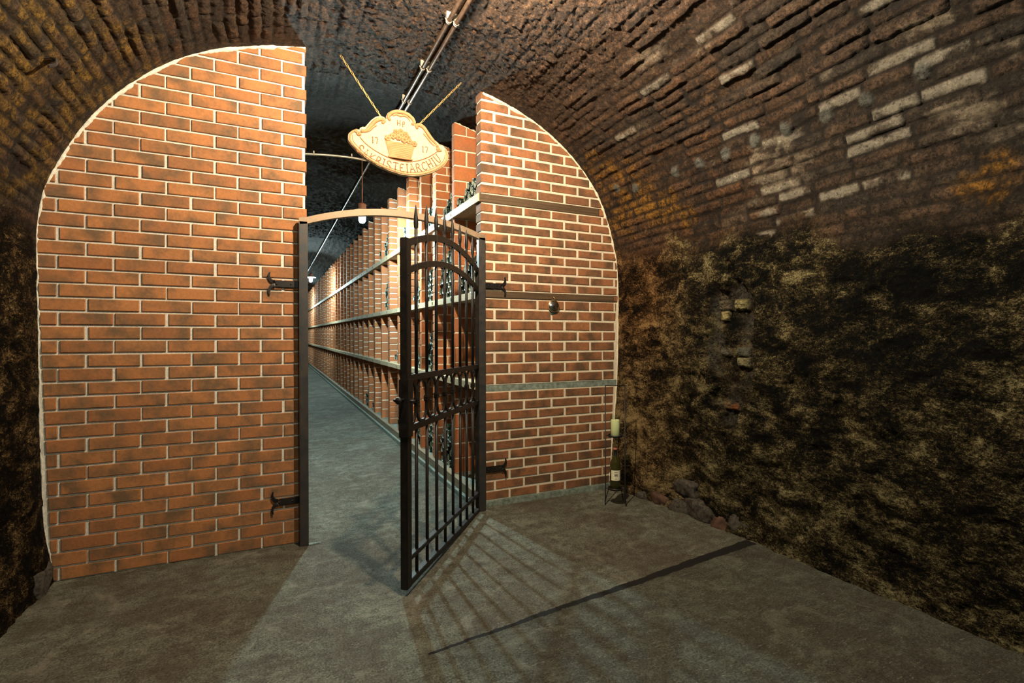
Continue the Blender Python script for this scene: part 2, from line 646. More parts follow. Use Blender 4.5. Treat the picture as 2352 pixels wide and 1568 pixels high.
def empty(name, loc, label, cat, group=None):
    o = bpy.data.objects.new(name, None)
    o.empty_display_size = .1
    COL.objects.link(o)
    o.location = loc
    return tag(o, label, cat, group)


def clip_poly(poly, outline):
    """Sutherland-Hodgman; outline convex, counter-clockwise in (x,z)."""
    res = poly
    n = len(outline)
    for i in range(n):
        a, b = outline[i], outline[(i + 1) % n]
        ex, ez = b[0] - a[0], b[1] - a[1]
        if abs(ex) + abs(ez) < 1e-9:
            continue
        side = lambda p: ex * (p[1] - a[1]) - ez * (p[0] - a[0])
        out = []
        for j in range(len(res)):
            p, q = res[j], res[(j + 1) % len(res)]
            sp, sq = side(p), side(q)
            if sp >= 0:
                out.append(p)
            if (sp >= 0) != (sq >= 0):
                t = sp / (sp - sq)
                out.append((p[0] + (q[0] - p[0]) * t, p[1] + (q[1] - p[1]) * t))
        res = out
        if not res:
            return []
    return res


def area(poly):
    return abs(sum(poly[i][0] * poly[(i + 1) % len(poly)][1] - poly[(i + 1) % len(poly)][0] * poly[i][1] for i in range(len(poly)))) / 2


def brick_panel(mb, outline, inset, y0, y1, bands, L, phase, jh, jv, x0, x1, flip=0, bev=.0035, jit=.0016, recess=.009):
    """bands: list of (z_bottom, z_top, courses). Bricks material 0, mortar material 1. Wall spans x0..x1."""
    cx = sum(p[0] for p in outline) / len(outline)
    cz = sum(p[1] for p in outline) / len(outline)
    inner = []
    for x, z in outline:
        d = math.hypot(x - cx, z - cz)
        inner.append((x - (x - cx) / d * inset, z - (z - cz) / d * inset))
    row = flip
    for zb, zt, nc in bands:
        slab = clip_poly([(x0 + recess, zb), (x1 - recess, zb), (x1 - recess, zt), (x0 + recess, zt)], outline)
        if len(slab) > 2:
            mb.prism(slab, y0 + recess, y1 - recess, 1)
        h = (zt - zb) / nc
        for i in range(nc):
            za, zc = zb + i * h + jh / 2, zb + (i + 1) * h - jh / 2
            k0 = math.floor((x0 - phase) / L) - 2
            ph = phase + (0 if row % 2 == 0 else -.5 * L)
            for k in range(k0, k0 + int((x1 - x0) / L) + 5):
                a = max(ph + k * L + jv / 2, x0)
                b = min(ph + (k + 1) * L - jv / 2, x1)
                if b - a < .022:
                    continue
                j = lambda: rng.uniform(-jit, jit)
                ja, jb = (0 if a == x0 else j() * 2), (0 if b == x1 else j() * 2)
                p = clip_poly([(a + ja, za + j()), (b + jb, za + j()), (b + jb, zc + j()), (a + ja, zc + j())], inner)
                if len(p) > 2 and area(p) > .0004:
                    dy = rng.uniform(-.0015, .0015)
                    mb.prism(p, y0 + dy, y1 - dy, 0, rng.random(), bev)
            row += 1
    return row


def outline_ccw(x_lo, x_hi, zlow, grow=0.0, rise=0.0):
    """tunnel outline between two x values, counter-clockwise seen with x right, z up"""
    s, P = resample(PROFILE, .04)
    pts = [(x, z) for x, z in P if x_lo < x < x_hi and z > 0.4 or (z > zlow and x_lo < x < x_hi)]
    return pts


# ------------------------------------------------------------------ the vault shell: fine displaced masonry
S_ARC, P_ARC = resample(PROFILE, .01)
WHITE_BRICKS = [(1.03, -2.29, 2.53), (1.06, -2.32, 2.48), (1.06, -2.05, 2.48), (1.12, -2.26, 2.33), (1.12, -2.35, 2.34), (1.12, -2.5, 2.36), (1.16, -2.1, 2.24), (1.14, -2.0, 2.3),
                (1.2, -1.58, 2.12), (1.22, -1.94, 2.06), (1.22, -2.14, 2.05), (1.25, -1.45, 1.93), (.62, -1.75, 2.9), (.65, -1.62, 2.88),
                (.86, -1.48, 2.7), (1.05, -1.38, 2.5), (1.09, -1.62, 2.41), (.82, -.63, 2.73), (1.14, -1.18, 2.29), (1.16, -1.94, 2.25),
                (1.23, -1.37, 2.02), (1.24, -1.59, 1.96), (1.2, -1.47, 2.14), (.7, -1.1, 2.86), (.45, -1.9, 3.0), (.9, -2.2, 2.69)]
DABS = [(1.05, -.26, 2.49), (1.08, -.44, 2.44), (1.08, -.86, 2.44), (1.08, -1.08, 2.43), (1.08, -1.28, 2.42), (1.08, -1.48, 2.43),
        (1.08, -1.68, 2.42), (1.09, -1.89, 2.41), (1.09, -2.08, 2.41), (1.09, -2.31, 2.43)]
BLOCKS = [(-1.263, -1.17, 1.484, 1.55, (.55, .50, .24)), (-1.124, -1.064, 1.419, 1.481, (.60, .52, .26)), (-1.145, -1.05, 1.487, 1.552, (.22, .19, .13)),
          (-1.29, -1.194, 1.122, 1.181, (.45, .42, .24)), (-1.137, -1.064, 1.193, 1.233, (.22, .21, .17)), (-1.29, -1.186, 1.19, 1.242, (.16, .19, .17)),
          (-1.115, -1.059, .84, .89, (.36, .25, .14)), (-1.174, -1.124, .838, .879, (.50, .20, .08))]


def vault_part(name, i0, i1, ys, step_i=1):
    idx = np.arange(i0, i1 + 1, step_i)
    if idx[-1] != i1:
        idx = np.r_[idx, i1]
    s = S_ARC[idx]
    P = P_ARC[idx]
    tan = np.gradient(P_ARC, axis=0)[idx]
    tan /= np.linalg.norm(tan, axis=1)[:, None]
    nrm = np.c_[tan[:, 1], -tan[:, 0]]          # points inward
    S, Y = np.meshgrid(s, ys, indexing='ij')
    X = np.repeat(P[:, 0:1], len(ys), 1)
    Z = np.repeat(P[:, 1:2], len(ys), 1)
    NX = np.repeat(nrm[:, 0:1], len(ys), 1)
    NZ = np.repeat(nrm[:, 1:2], len(ys), 1)
    # the foot of the right wall bulges out in front of the brick wall
    foot = smooth(0, -.75, Y) * smooth(1.25, 0.0, Z) * (X > 0)
    X = X + .19 * foot
    # zones
    edge = 1.94 + .10 * fbm(Y, S, X * 0, 1.7, 3, 5) + .16 * fbm(Y, S, X * 0, 6, 4, 7, .6) - .18 * smooth(-1.2, -2.6, Y) * (X > 0)
    rub = smooth(edge + .13, edge - .13, Z)
    # brick pattern: long side along the tunnel, courses along the arc
    wy = Y + .03 * fbm(S, Y, X, 3.0, 4, 21, .6)
    ws = S + .030 * fbm(S, Y, X, 1.8, 4, 31, .55)
    ch, bl = .0615, .250
    row = np.floor(ws / ch)
    bl_r = bl * (.85 + .35 * _hash(row, row * 0, row * 0, 3))
    off = _hash(row, row * 0, row * 0, 9) * bl
    colm = np.floor((wy + off) / bl_r)
    fu = ((wy + off) / bl_r - colm) * bl_r
    fv = (ws / ch - row) * ch
    ragged = .009 * fbm(S, Y, X, 22, 4, 77, .6)
    du = np.minimum(fu, bl_r - fu) - .0045 + ragged
    dv = np.minimum(fv, ch - fv) - .0045 + ragged
    dist = np.where((du < .016) & (dv < .016), np.minimum(du, dv) - .004 * np.clip((.016 - du) * (.016 - dv) / .000256, 0, 1), np.minimum(du, dv))
    inb = smooth(-.002, .011, dist)
    bid = _hash(row, colm, row * 0, 51)
    bid2 = _hash(row, colm, row * 0, 57)
    lost = (bid2 < .22)
    crown = smooth(2.9, 3.08, Z) * smooth(-1.9, -.6, X)      # flaky, sooty crown
    d = rub * (.055 * fbm(S, Y, X, 2.0, 4, 101) + .035 * fbm(S, Y, X, 7.0, 4, 111, .6) + .022 * np.abs(fbm(S * 1.3, Y, X, 20, 4, 121, .6)))
    lump = .026 * fbm(S, Y, X, 1.4, 3, 131)
    relief = 1.15
    bd = (.0095 * inb + (bid - .5) * .013 * inb - lost * inb * .009) * relief
    bd = bd * (1 - .45 * crown) + crown * .030 * np.abs(fbm(S * 1.2, Y, X, 16, 5, 141, .65))
    d = d + (1 - rub) * (lump + bd + .008 * fbm(S, Y, X, 22, 4, 151, .65))
    d = d - .012
    # keep the line where the vault meets the brick wall
    nearw = np.exp(-(Y / .14) ** 2) * (1 - smooth(-1.25, -1.12, X) * smooth(.06, -.06, X))
    d = d * (1 - .92 * nearw)
    # niche in the right wall with exposed dressed blocks
    ny, nz = (Y + 1.15) / .20, (Z - 1.24) / .50
    nr = np.sqrt(ny ** 2 + nz ** 2) + .42 * fbm(S, Y, X, 8, 4, 161, .6)
    niche = smooth(1.05, .85, nr) * (X > .5)
    d = d - .040 * niche + .016 * np.exp(-((nr - 1.05) / .12) ** 2) * (X > .5)
    pale = np.zeros_like(d)
    tint = np.zeros(d.shape + (3,))
    # brick colours
    a = bid[..., None]
    pal = np.array([(.055, .031, .019), (.080, .043, .025), (.115, .056, .030), (.070, .045, .031), (.135, .068, .037), (.048, .037, .030)])
    tint[:] = pal[(bid2 * 5.99).astype(int)] * (.7 + .6 * a)
    stain = fbm(S, Y * .6, X, 4.5, 5, 281, .6)[..., None]
    tint = tint * .68 + .32 * (np.array((.060, .034, .020)) * (1 + 1.1 * np.clip(stain, -.6, 1)))
    rusty = (smooth(-1.9, -.7, Y) * smooth(2.95, 2.5, Z) * (X > 0))[..., None]
    tint = tint * (1 - .45 * rusty) + .45 * rusty * np.array((.125, .048, .016)) * (.5 + a)
    big = fbm(S, Y, X, 1.1, 3, 171)
    tint *= (1.02 + .5 * big)[..., None]
    dull = .25 * smooth(-1.3, -2.2, Y)[..., None]
    tint = tint * (1 - dull) + tint.mean(-1, keepdims=True) * dull
    # left flank is more ochre
    och = smooth(-.02, .30, fbm(S, Y, X, 1.6, 4, 181) + .62 * smooth(-1.5, -2.3, X) * smooth(1.85, 2.2, Z) * smooth(3.05, 2.75, Z) - .12) * smooth(-1.6, -2.0, X)
    for (yy, zz, r_) in ((-.62, 2.26, .22), (-.45, 2.48, .24), (-.20, 2.62, .22), (-.22, 2.30, .26), (-.85, 2.14, .12), (.15, 2.3, .3), (-2.45, 1.95, .16)):
        g = np.exp(-(((Y - yy) / r_) ** 2 + ((Z - zz) / (r_ * .8)) ** 2)) * (X > .4)
        och = np.maximum(och, smooth(.35, .75, g + .35 * fbm(S, Y, X, 9, 4, 191, .6)))
    och = och * smooth(-.45, .35, fbm(S, Y, X, 12, 3, 193))
    oc = np.where((X > 0)[..., None], np.array((.34, .15, .012)), np.array((.24, .13, .020)))
    tint = tint * (1 - .85 * och[..., None]) + oc * .85 * och[..., None]
    # rubble tints; darkened behind the brick wall to paint in corridor shade
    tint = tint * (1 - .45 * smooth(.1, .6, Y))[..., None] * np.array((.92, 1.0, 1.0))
    crownk = smooth(2.7, 3.05, Z) * smooth(.9, .1, np.abs(X + .3) - .6)
    corridor_shade = smooth(-.2, .7, Y)  # mask behind the brick wall for the painted-in vault shade
    damp = np.clip(smooth(-1.0, -.25, Y) * (X > 0) * (.55 + .6 * smooth(.9, 1.7, Z)) + .5 * (X < -1), 0, 1)
    # rust-red dampness near the brick wall, right side
    spk = .03 * fbm(S, Y, X, 1.5, 3, 201) + .05 * fbm(S, Y, X, 5, 3, 211)
    spk = spk + .02 * smooth(.9, .2, Z) + .015
    spk = spk - .03 * smooth(-.9, -1.7, Y) * smooth(.9, 1.3, Z) * (X > 0)
    spk = spk + .055 * smooth(-1.0, -.2, Y) * (X > 0)
    spk = spk - .03 * (X < -1)
    # white lime bricks
    for (wx, wyy, wz) in WHITE_BRICKS:
        dd = (X - wx) ** 2 + (Y - wyy) ** 2 + (Z - wz) ** 2
        if dd.min() > .01:
            continue
        i, j = np.unravel_index(np.argmin(dd), dd.shape)
        mk = (row == row[i, j]) & (colm == colm[i, j]) & (rub < .6)
        w = mk * inb * smooth(-.3, .25, fbm(S, Y, X, 9, 4, 221, .6) + .08)
        pale = np.maximum(pale, w)
        tint = tint * (1 - w[..., None]) + np.array((.34, .32, .27)) * w[..., None]
    # pale lime bloom running over bricks, right side high up
    lim = smooth(.20, .42, fbm(S, Y * .5, X, 5, 5, 231, .62)) * (X > .2) * smooth(-.3, -1.6, Y) * (1 - rub)
    lim = lim * smooth(1.95, 2.2, Z)
    pale = np.maximum(pale, lim * .75)
    tint = tint * (1 - .75 * lim[..., None]) + np.array((.36, .31, .24)) * .75 * lim[..., None]
    nz2 = niche * smooth(-.3, .3, fbm(S, Y, X, 7, 4, 271, .6) + .1)
    pale = np.maximum(pale, nz2 * .75)
    tint = tint * (1 - nz2[..., None]) + np.array((.125, .120, .100)) * (1 + .5 * fbm(S, Y, X, 20, 3, 275))[..., None] * nz2[..., None]
    # small plaster dabs in a line
    for (wx, wyy, wz) in DABS:
        r2 = ((Y - wyy) ** 2 + (Z - wz) ** 2 + (X - wx) ** 2)
        g = smooth(.044 ** 2, .020 ** 2, r2 * (1 + .5 * fbm(S, Y, X, 30, 2, 241)))
        d = d + g * .014
        pale = np.maximum(pale, g)
        tint = tint * (1 - g[..., None]) + np.array((.155, .165, .155)) * g[..., None]
    for (ya, yb, za, zb, c) in BLOCKS:
        g = smooth(-.004, .006, np.minimum(np.minimum(Y - ya, yb - Y), np.minimum(Z - za, zb - Z)) + .003 * fbm(S, Y, X, 40, 2, 251)) * (X > .8)
        d = d * (1 - .7 * g) + g * (-.004 + .006 * fbm(S, Y, X, 30, 2, 261))
        pale = np.maximum(pale, g)
        tint = tint * (1 - g[..., None]) + np.array(c) * g[..., None]
    mortar = (1 - inb) * (1 - rub)
    mortar = np.maximum(mortar, niche * rub * .0)
    X2 = X + NX * d
    Z2 = Z + NZ * d + SLOPE * np.maximum(0, Y)
    na, nb = X.shape
    co = np.stack([X2, Y, Z2], -1).reshape(-1, 3)
    ii, jj = np.meshgrid(np.arange(na - 1), np.arange(nb - 1), indexing='ij')
    a0 = (ii * nb + jj).ravel()
    quads = np.stack([a0, a0 + 1, a0 + nb + 1, a0 + nb], -1)
    return co, quads, rub.ravel(), mortar.ravel(), spk.ravel(), pale.ravel(), damp.ravel(), crownk.ravel(), corridor_shade.ravel(), tint.reshape(-1, 3)


def grid_object(name, parts):
    cos, qs, at = [], [], [[], [], [], [], [], [], [], []]
    base = 0
    for p in parts:
        cos.append(p[0])
        qs.append(p[1] + base)
        base += len(p[0])
        for k in range(8):
            at[k].append(p[k + 2])
    co = np.concatenate(cos).astype(np.float32)
    q = np.concatenate(qs).astype(np.int32)
    me = bpy.data.meshes.new(name)
    me.vertices.add(len(co))
    me.vertices.foreach_set('co', co.ravel())
    me.loops.add(q.size)
    me.loops.foreach_set('vertex_index', q.ravel())
    me.polygons.add(len(q))
    me.polygons.foreach_set('loop_start', np.arange(0, q.size, 4, dtype=np.int32))
    me.polygons.foreach_set('use_smooth', np.ones(len(q), dtype=bool))
    me.update(calc_edges=True)
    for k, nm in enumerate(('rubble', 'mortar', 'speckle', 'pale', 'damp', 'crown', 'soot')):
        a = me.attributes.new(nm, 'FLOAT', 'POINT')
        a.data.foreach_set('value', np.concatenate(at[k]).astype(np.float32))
    a = me.attributes.new('tint', 'FLOAT_COLOR', 'POINT')
    t = np.concatenate(at[7]).astype(np.float32)
    a.data.foreach_set('color', np.c_[t, np.ones(len(t), np.float32)].ravel())
    me.materials.append(M['vault'])
    o = bpy.data.objects.new(name, me)
    COL.objects.link(o)
    o['kind'] = 'structure'
    return o


iL = int(np.argmin(np.abs(P_ARC[:, 1] - 1.75) + 10 * (P_ARC[:, 0] > -1)))
iR = int(np.argmin(np.abs(P_ARC[:, 1] - 1.75) + 10 * (P_ARC[:, 0] < 0)))
iT = int(np.argmin(np.abs(P_ARC[:, 0] + .6) + 10 * (P_ARC[:, 1] < 2)))
iEnd = len(S_ARC) - 1
Ynear = np.r_[np.arange(-2.9, .201, .01)]
Yleft = np.arange(-1.3, .121, .01)
Yback = np.arange(-8.0, -2.899, .10)
Ymid = np.arange(.20, 7.001, .022)
Yfar = np.arange(7.0, 27.01, .12)

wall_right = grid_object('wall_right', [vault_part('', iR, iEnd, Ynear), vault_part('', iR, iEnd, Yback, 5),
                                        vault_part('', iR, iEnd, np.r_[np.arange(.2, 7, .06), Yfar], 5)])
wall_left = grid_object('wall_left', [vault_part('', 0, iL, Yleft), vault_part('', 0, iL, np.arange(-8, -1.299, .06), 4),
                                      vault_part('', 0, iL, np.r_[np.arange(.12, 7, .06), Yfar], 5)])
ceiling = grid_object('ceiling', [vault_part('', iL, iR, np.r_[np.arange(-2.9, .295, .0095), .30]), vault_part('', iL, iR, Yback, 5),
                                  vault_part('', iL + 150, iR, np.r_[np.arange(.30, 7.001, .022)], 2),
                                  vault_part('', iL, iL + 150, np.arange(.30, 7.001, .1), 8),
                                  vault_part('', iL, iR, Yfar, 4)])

# end walls closing the tunnel
for nm, yy in (('wall_back', -8.0), ('wall_far', 26.9)):
    mb = MB()
    mb.box((-2.8, yy - .1 if yy < 0 else yy, -.2), (1.6, yy if yy < 0 else yy + .1, 3.8))
    mb.build(nm, M['stone'], kind='structure')


# ------------------------------------------------------------------ floor
def floor_z(x, y):
    z = .045 * smooth(-1.1, .2, x) * smooth(-1.0, -.05, y)
    z = z + np.where(y > 0, SLOPE * y, 0) - .01 * smooth(0, 1, y)
    return z


xs = np.r_[np.arange(-2.75, 1.7, .03)]
ys = np.r_[np.arange(-8, -2.9, .3), np.arange(-2.9, 3.5, .03), np.arange(3.5, 27.2, .25)]
XX, YY = np.meshgrid(xs, ys, indexing='ij')
ZZ = floor_z(XX, YY) + .004 * fbm(XX, YY, XX * 0, 2.5, 4, 301) + .0012 * fbm(XX, YY, XX * 0, 15, 3, 311)
na, nb = XX.shape
me = bpy.data.meshes.new('floor')
a0 = (np.arange(na - 1)[:, None] * nb + np.arange(nb - 1)[None]).ravel()
q = np.stack([a0, a0 + nb, a0 + nb + 1, a0 + 1], -1).astype(np.int32)
me.vertices.add(na * nb)
me.vertices.foreach_set('co', np.stack([XX, YY, ZZ], -1).astype(np.float32).ravel())
me.loops.add(q.size)
me.loops.foreach_set('vertex_index', q.ravel())
me.polygons.add(len(q))
me.polygons.foreach_set('loop_start', np.arange(0, q.size, 4, dtype=np.int32))
me.polygons.foreach_set('use_smooth', np.ones(len(q), dtype=bool))
me.update(calc_edges=True)
me.materials.append(M['floor'])
floor = bpy.data.objects.new('floor', me)
COL.objects.link(floor)
floor['kind'] = 'structure'


def fz(x, y):
    return float(floor_z(np.array([float(x)]), np.array([float(y)]))[0])


# stones at the foot of the right wall
def rock(mb, c, r, seed, mat=0):
    bm = bmesh.new()
    bmesh.ops.create_icosphere(bm, subdivisions=3, radius=1)
    R = Matrix.Rotation(seed * 1.7, 3, 'Z') @ Matrix.Rotation(seed * .9, 3, 'X')
    A = np.array([tuple(v.co) for v in bm.verts])
    n = fbm(A[:, 0] + seed * 3.1, A[:, 1], A[:, 2] + seed, 1.1, 3, seed)
    n2 = fbm(A[:, 0] + seed * 3.1, A[:, 1], A[:, 2] + seed, 4, 3, seed + 40)
    A = A / (np.abs(A) ** 6).sum(1)[:, None] ** (1 / 6) * .9 + A * .1
    A = A * (1 + .5 * n + .20 * n2)[:, None]
    vs = [tuple(Vector(c) + Vector((p[0] * r[0], p[1] * r[1], p[2] * r[2]))) for p in [R @ Vector(a) * 1.0 for a in A]]
    mb.add(vs, [[v.index for v in f.verts] for f in bm.faces], mat, 0, True)
    bm.free()


for i, (x, y, z, rx, ry, rz, mm) in enumerate([(1.395, -1.36, .12, .06, .10, .125, 'stone'), (1.36, -1.12, .08, .05, .09, .07, 'stone'), (1.35, -.96, .05, .05, .06, .05, 'stone_red'),
                                               (1.33, -.78, .09, .06, .10, .07, 'stone'), (1.30, -.60, .06, .05, .08, .06, 'stone'), (1.27, -.44, .07, .05, .07, .06, 'stone_red'),
                                               (1.24, -.30, .06, .05, .07, .07, 'stone'), (1.20, -.14, .07, .05, .07, .06, 'stone'), (1.38, -1.18, .22, .05, .09, .07, 'stone'),
                                               (1.37, -.93, .20, .05, .08, .06, 'stone'), (1.33, -.68, .22, .05, .08, .06, 'stone'), (1.40, -1.55, .04, .06, .09, .06, 'stone'),
                                               (-2.50, -.12, .03, .07, .10, .12, 'stone'), (-2.54, -.33, .02, .07, .10, .08, 'stone')]):
    mb = MB()
    rock(mb, (x + (.052 if x > 0 else -.02), y, z - .02), (rx, ry * 1.15, rz * .95), i + 2)
    mb.build('foundation_stone', M[mm], parent=wall_right if x > 0 else wall_left)

# ------------------------------------------------------------------ the two brick walls across the tunnel
s_, PO = resample(PROFILE, .05)
PO = [(float(x), float(z)) for x, z in PO]
OUT = PO[::-1]                      # right floor -> over the crown -> left floor = counter-clockwise
cxo, czo = -.64, 1.4
WALL_T = .10
grow = [(x + (x - cxo) / math.hypot(x - cxo, z - czo) * .05, z + (z - czo) / math.hypot(x - cxo, z - czo) * .05) for x, z in OUT]
H0 = .0765
mb = MB()
brick_panel(mb, grow, .047, 0, .115, [(0.0, 43 * H0, 43)], .2457, -2.329, .0115, .0135, -2.7, -1.205, flip=1, bev=.003)
left_wall = mb.build('wall_brick_left', [M['brick_orange'], M['mortar']], kind='structure')
right_bands = [(.085, .905, 11), (.955, 1.610, 8), (1.665, 2.322, 9), (2.388, 2.388 + 11 * .0775, 11)]
mb = MB()
row = 0
for zb, zt, nc in right_bands:
    brick_panel(mb, grow, .045, 0, WALL_T, [(zb, zt, nc)], .2458, .2330, .0170, .019, 0.0, 1.4, flip=row, bev=.003, recess=.0055)
    row += nc
right_wall = mb.build('wall_brick_right', [M['brick_red'], M['mortar_light']], kind='structure')
def bead(parent, mat, xa, xb, r):
    s2, PB = resample(PROFILE, .012)
    PB = [(x, z) for x, z in PB if xa < x < xb and z > .09]
    A = np.array(PB)
    nz_ = fbm(A[:, 0] * 1.0, A[:, 1], A[:, 0] * 0, 14, 4, 401, .6)
    nr_ = fbm(A[:, 0] * 1.0, A[:, 1], A[:, 0] * 0, 30, 3, 411, .6)
    pts, rad = [], []
    for (x, z), a_, b_ in zip(PB, nz_, nr_):
        dx, dz = cxo - x, czo - z
        q_ = math.hypot(dx, dz)
        k_ = .002 + .010 * a_
        pts.append((x + dx / q_ * k_, .004, z + dz / q_ * k_))
        rad.append(max(.003, r * (1 + .8 * b_ + .5 * a_) * (.45 + .55 * min(1, max(0, (z - 1.9) / .3)))))
    m_ = MB()
    m_.tube(pts, rad, 8)
    m_.build('mortar_bead', mat, parent=parent)


bead(left_wall, M['mortar'], -2.6, -1.21, .011)
bead(right_wall, M['mortar_light'], 0.01, 1.4, .011)
mb = MB()
mb.bbox((.0, -.012, -.02), (1.2, WALL_T, .088), .006)
mb.build('plinth', M['concrete_ledge'], parent=right_wall, label='grey concrete plinth')
mb = MB()
mb.bbox((.0, .008, .903), (1.25, WALL_T, .957), .004)
mb.build('ledge', M['concrete_ledge'], parent=right_wall, label='grey concrete band')
for (za, zb_, xe) in ((1.612, 1.664, 1.205), (2.324, 2.387, 1.06)):
    mb = MB()
    mb.bbox((-.012, -.002, za), (xe, WALL_T - .002, zb_), .003)
    mb.build('beam_end', M['wood_dark'], parent=right_wall, label='dark wooden beam let into the bricks')
    mb = MB()
    mb.bbox((xe + .006, .0, za + .004), (xe + .075, WALL_T - .002, zb_ - .004), .003)
    mb.build('brick_piece', M['brick_red'], parent=right_wall)

# ------------------------------------------------------------------ brick wine rack
ORD = ['first', 'second', 'third', 'fourth', 'fifth', 'sixth', 'seventh', 'eighth', 'ninth', 'tenth', 'eleventh', 'twelfth', 'thirteenth',
       'fourteenth', 'fifteenth', 'sixteenth', 'seventeenth', 'eighteenth', 'nineteenth', 'twentieth']
TENS = {20: 'twenty', 30: 'thirty', 40: 'forty'}


def ordinal(n):
    if n < 20:
        return ORD[n]
    t = (n + 1) // 10 * 10
    r = (n + 1) % 10
    if r == 0:
        return {20: 'twentieth', 30: 'thirtieth', 40: 'fortieth'}[t]
    return TENS[t] + '-' + ORD[r - 1]


FY0, FS, NF = .608, .529, 44
TH = [.065, .118]
SHELF = [(.915, .968), (1.607, 1.660), (2.327, 2.388)]
fin_bands_edge = [(.148, .912, 6), (.971, 1.604, 5), (1.663, 2.324, 5), (2.391, 2.391 + 7 * .13, 7)]
fin_bands_flat = [(.148, .912, 10), (.971, 1.604, 8), (1.663, 2.324, 9), (2.391, 2.391 + 11 * .0775, 11)]
fin_mesh = []
for kind in (0, 1):
    for variant in range(3):
        mb = MB()
        row = 0
        for zb, zt, nc in (fin_bands_edge if kind == 0 else fin_bands_flat):
            brick_panel(mb, grow, .050, 0, TH[kind], [(zb, zt, nc)], .2458, .2330 if kind else .235, .012, .013, 0.0, 1.3, flip=row, bev=.003, recess=.005)
            row += nc
        fin_mesh.append(mb.mesh('rack_pier', [M['brick_rack'], M['mortar_light']]))
for k in range(NF):
    y = FY0 + FS * k
    o = bpy.data.objects.new('rack_pier', fin_mesh[(0 if k % 2 == 0 else 3) + (k // 2) % 3])
    COL.objects.link(o)
    o.location = (0, y, SLOPE * y)
    tag(o, ('slim rack pier of bricks on edge, ' if k % 2 == 0 else 'thick rack pier of flat-laid bricks, ') + ordinal(k) + ' pier back from the gate wall',
        'pier', 'brick piers of the wine rack')
YE = FY0 + FS * NF
names = ['lowest', 'middle', 'top']
for i, (za, zb_) in enumerate(SHELF):
    mb = MB()
    mb.box((-.022, WALL_T + .004, za), (1.10, YE, zb_), 0, 0, None, True)
    if i > 0:
        mb.box((-.022, -.0, za), (-.0125, WALL_T + .004, zb_), 0, 0, None, True)
    sh = mb.build('shelf_board', M['wood_shelf'], label='long pale weathered %s shelf board running through the brick wine rack' % names[i], cat='shelf', group='shelf boards of the wine rack')
    for k in range(14):
        y = FY0 + FS * k + TH[k % 2] / 2
        mb = MB()
        zc = (za + zb_) / 2 + sl(y)
        mb.box((-.026, y - .008, zc - .013), (-.021, y + .008, zc + .013))
        mb.build('number_plate', M['ink'] if (k + i) % 3 else M['wood_dark'], parent=sh)
mb = MB()
mb.box((-.035, WALL_T + .004, .075), (.02, YE, .146), 0, 0, None, True)
mb.build('base_rail', M['wood_rail'], label='low wooden kickboard rail along the foot of the brick wine rack', cat='rail')
mb = MB()
mb.box((-.06, WALL_T + .004, -.06), (1.2, YE, .074), 0, 0, None, True)
mb.box((.021, WALL_T + .004, .074), (1.2, YE, .145), 0, 0, None, True)
mb.build('trim_rack_plinth', M['concrete_ledge'], kind='structure')

# bottles -----------------------------------------------------------
BR = .0325
mb = MB()
mb.lathe([(.0001, .022), (.017, .010), (.024, .002), (.0275, .0)], (0, 0, 0), 18, 1, 'x')
mb.lathe([(.0275, .0), (.031, .003), (BR, .010), (BR, .175), (.029, .20), (.018, .235), (.0145, .25), (.0145, .295), (.016, .297), (.016, .305), (.0001, .305)], (0, 0, 0), 18, 0, 'x')
bottle_mesh = mb.mesh('wine_bottle', [M['bottle'], M['bottle_base']])
TIER_Z = [.146, .968, 1.660, 2.388]
TIER_N = ['floor tier', 'low shelf', 'middle shelf', 'top shelf']
# (bay, tier, bottles per row from the bottom up, share of the bay the heap leans to: 0 near side, 1 far side)
BINS = [(0, 3, [4, 4, 3, 2], 0), (1, 3, [3, 3, 2, 1], 0), (2, 3, [4, 3, 3, 2], 0), (4, 3, [4, 3, 3, 2], 0), (6, 3, [3, 3, 3, 3, 2, 2, 1], 0), (7, 3, [2, 2, 2, 1], 0),
        (0, 2, [4, 4, 4, 4, 4, 3, 2], 0), (1, 2, [3, 4, 3, 4, 3, 4, 3, 4, 2], 0), (2, 2, [4, 3, 4, 3, 3, 2], 0), (3, 2, [3, 3, 2, 2], 0), (5, 2, [1], 0),
        (6, 2, [3, 3, 3, 3, 3, 3, 3, 2, 1], 0), (7, 2, [1], 0),
        (1, 1, [2, 1], 0), (2, 1, [3, 3, 3, 3, 3, 2, 2], 0), (3, 1, [3, 3, 2], 0), (5, 1, [2, 2, 1], 0),
        (1, 0, [4, 3, 4, 3, 4, 3, 4, 2], 0), (2, 0, [3, 3, 3, 3, 3, 2], 0), (3, 0, [3, 2, 2], 0), (8, 0, [2, 2, 2, 1, 1, 1], 0),
        (9, 0, [3, 3, 3, 3, 2, 2, 1], 0), (10, 0, [2, 1, 1], 0), (11, 0, [2, 1], 0), (11, 1, [2, 2, 1], 0), (12, 1, [2, 1], 0),
        (14, 2, [2, 2, 2], 0), (15, 2, [2, 1], 0), (16, 1, [2, 2, 2, 1], 0), (17, 1, [2, 2, 1], 0), (18, 3, [2, 2, 1], 0), (12, 3, [2, 1], 0)]
nb_tot = 0
HN = ['near', 'middle', 'far']
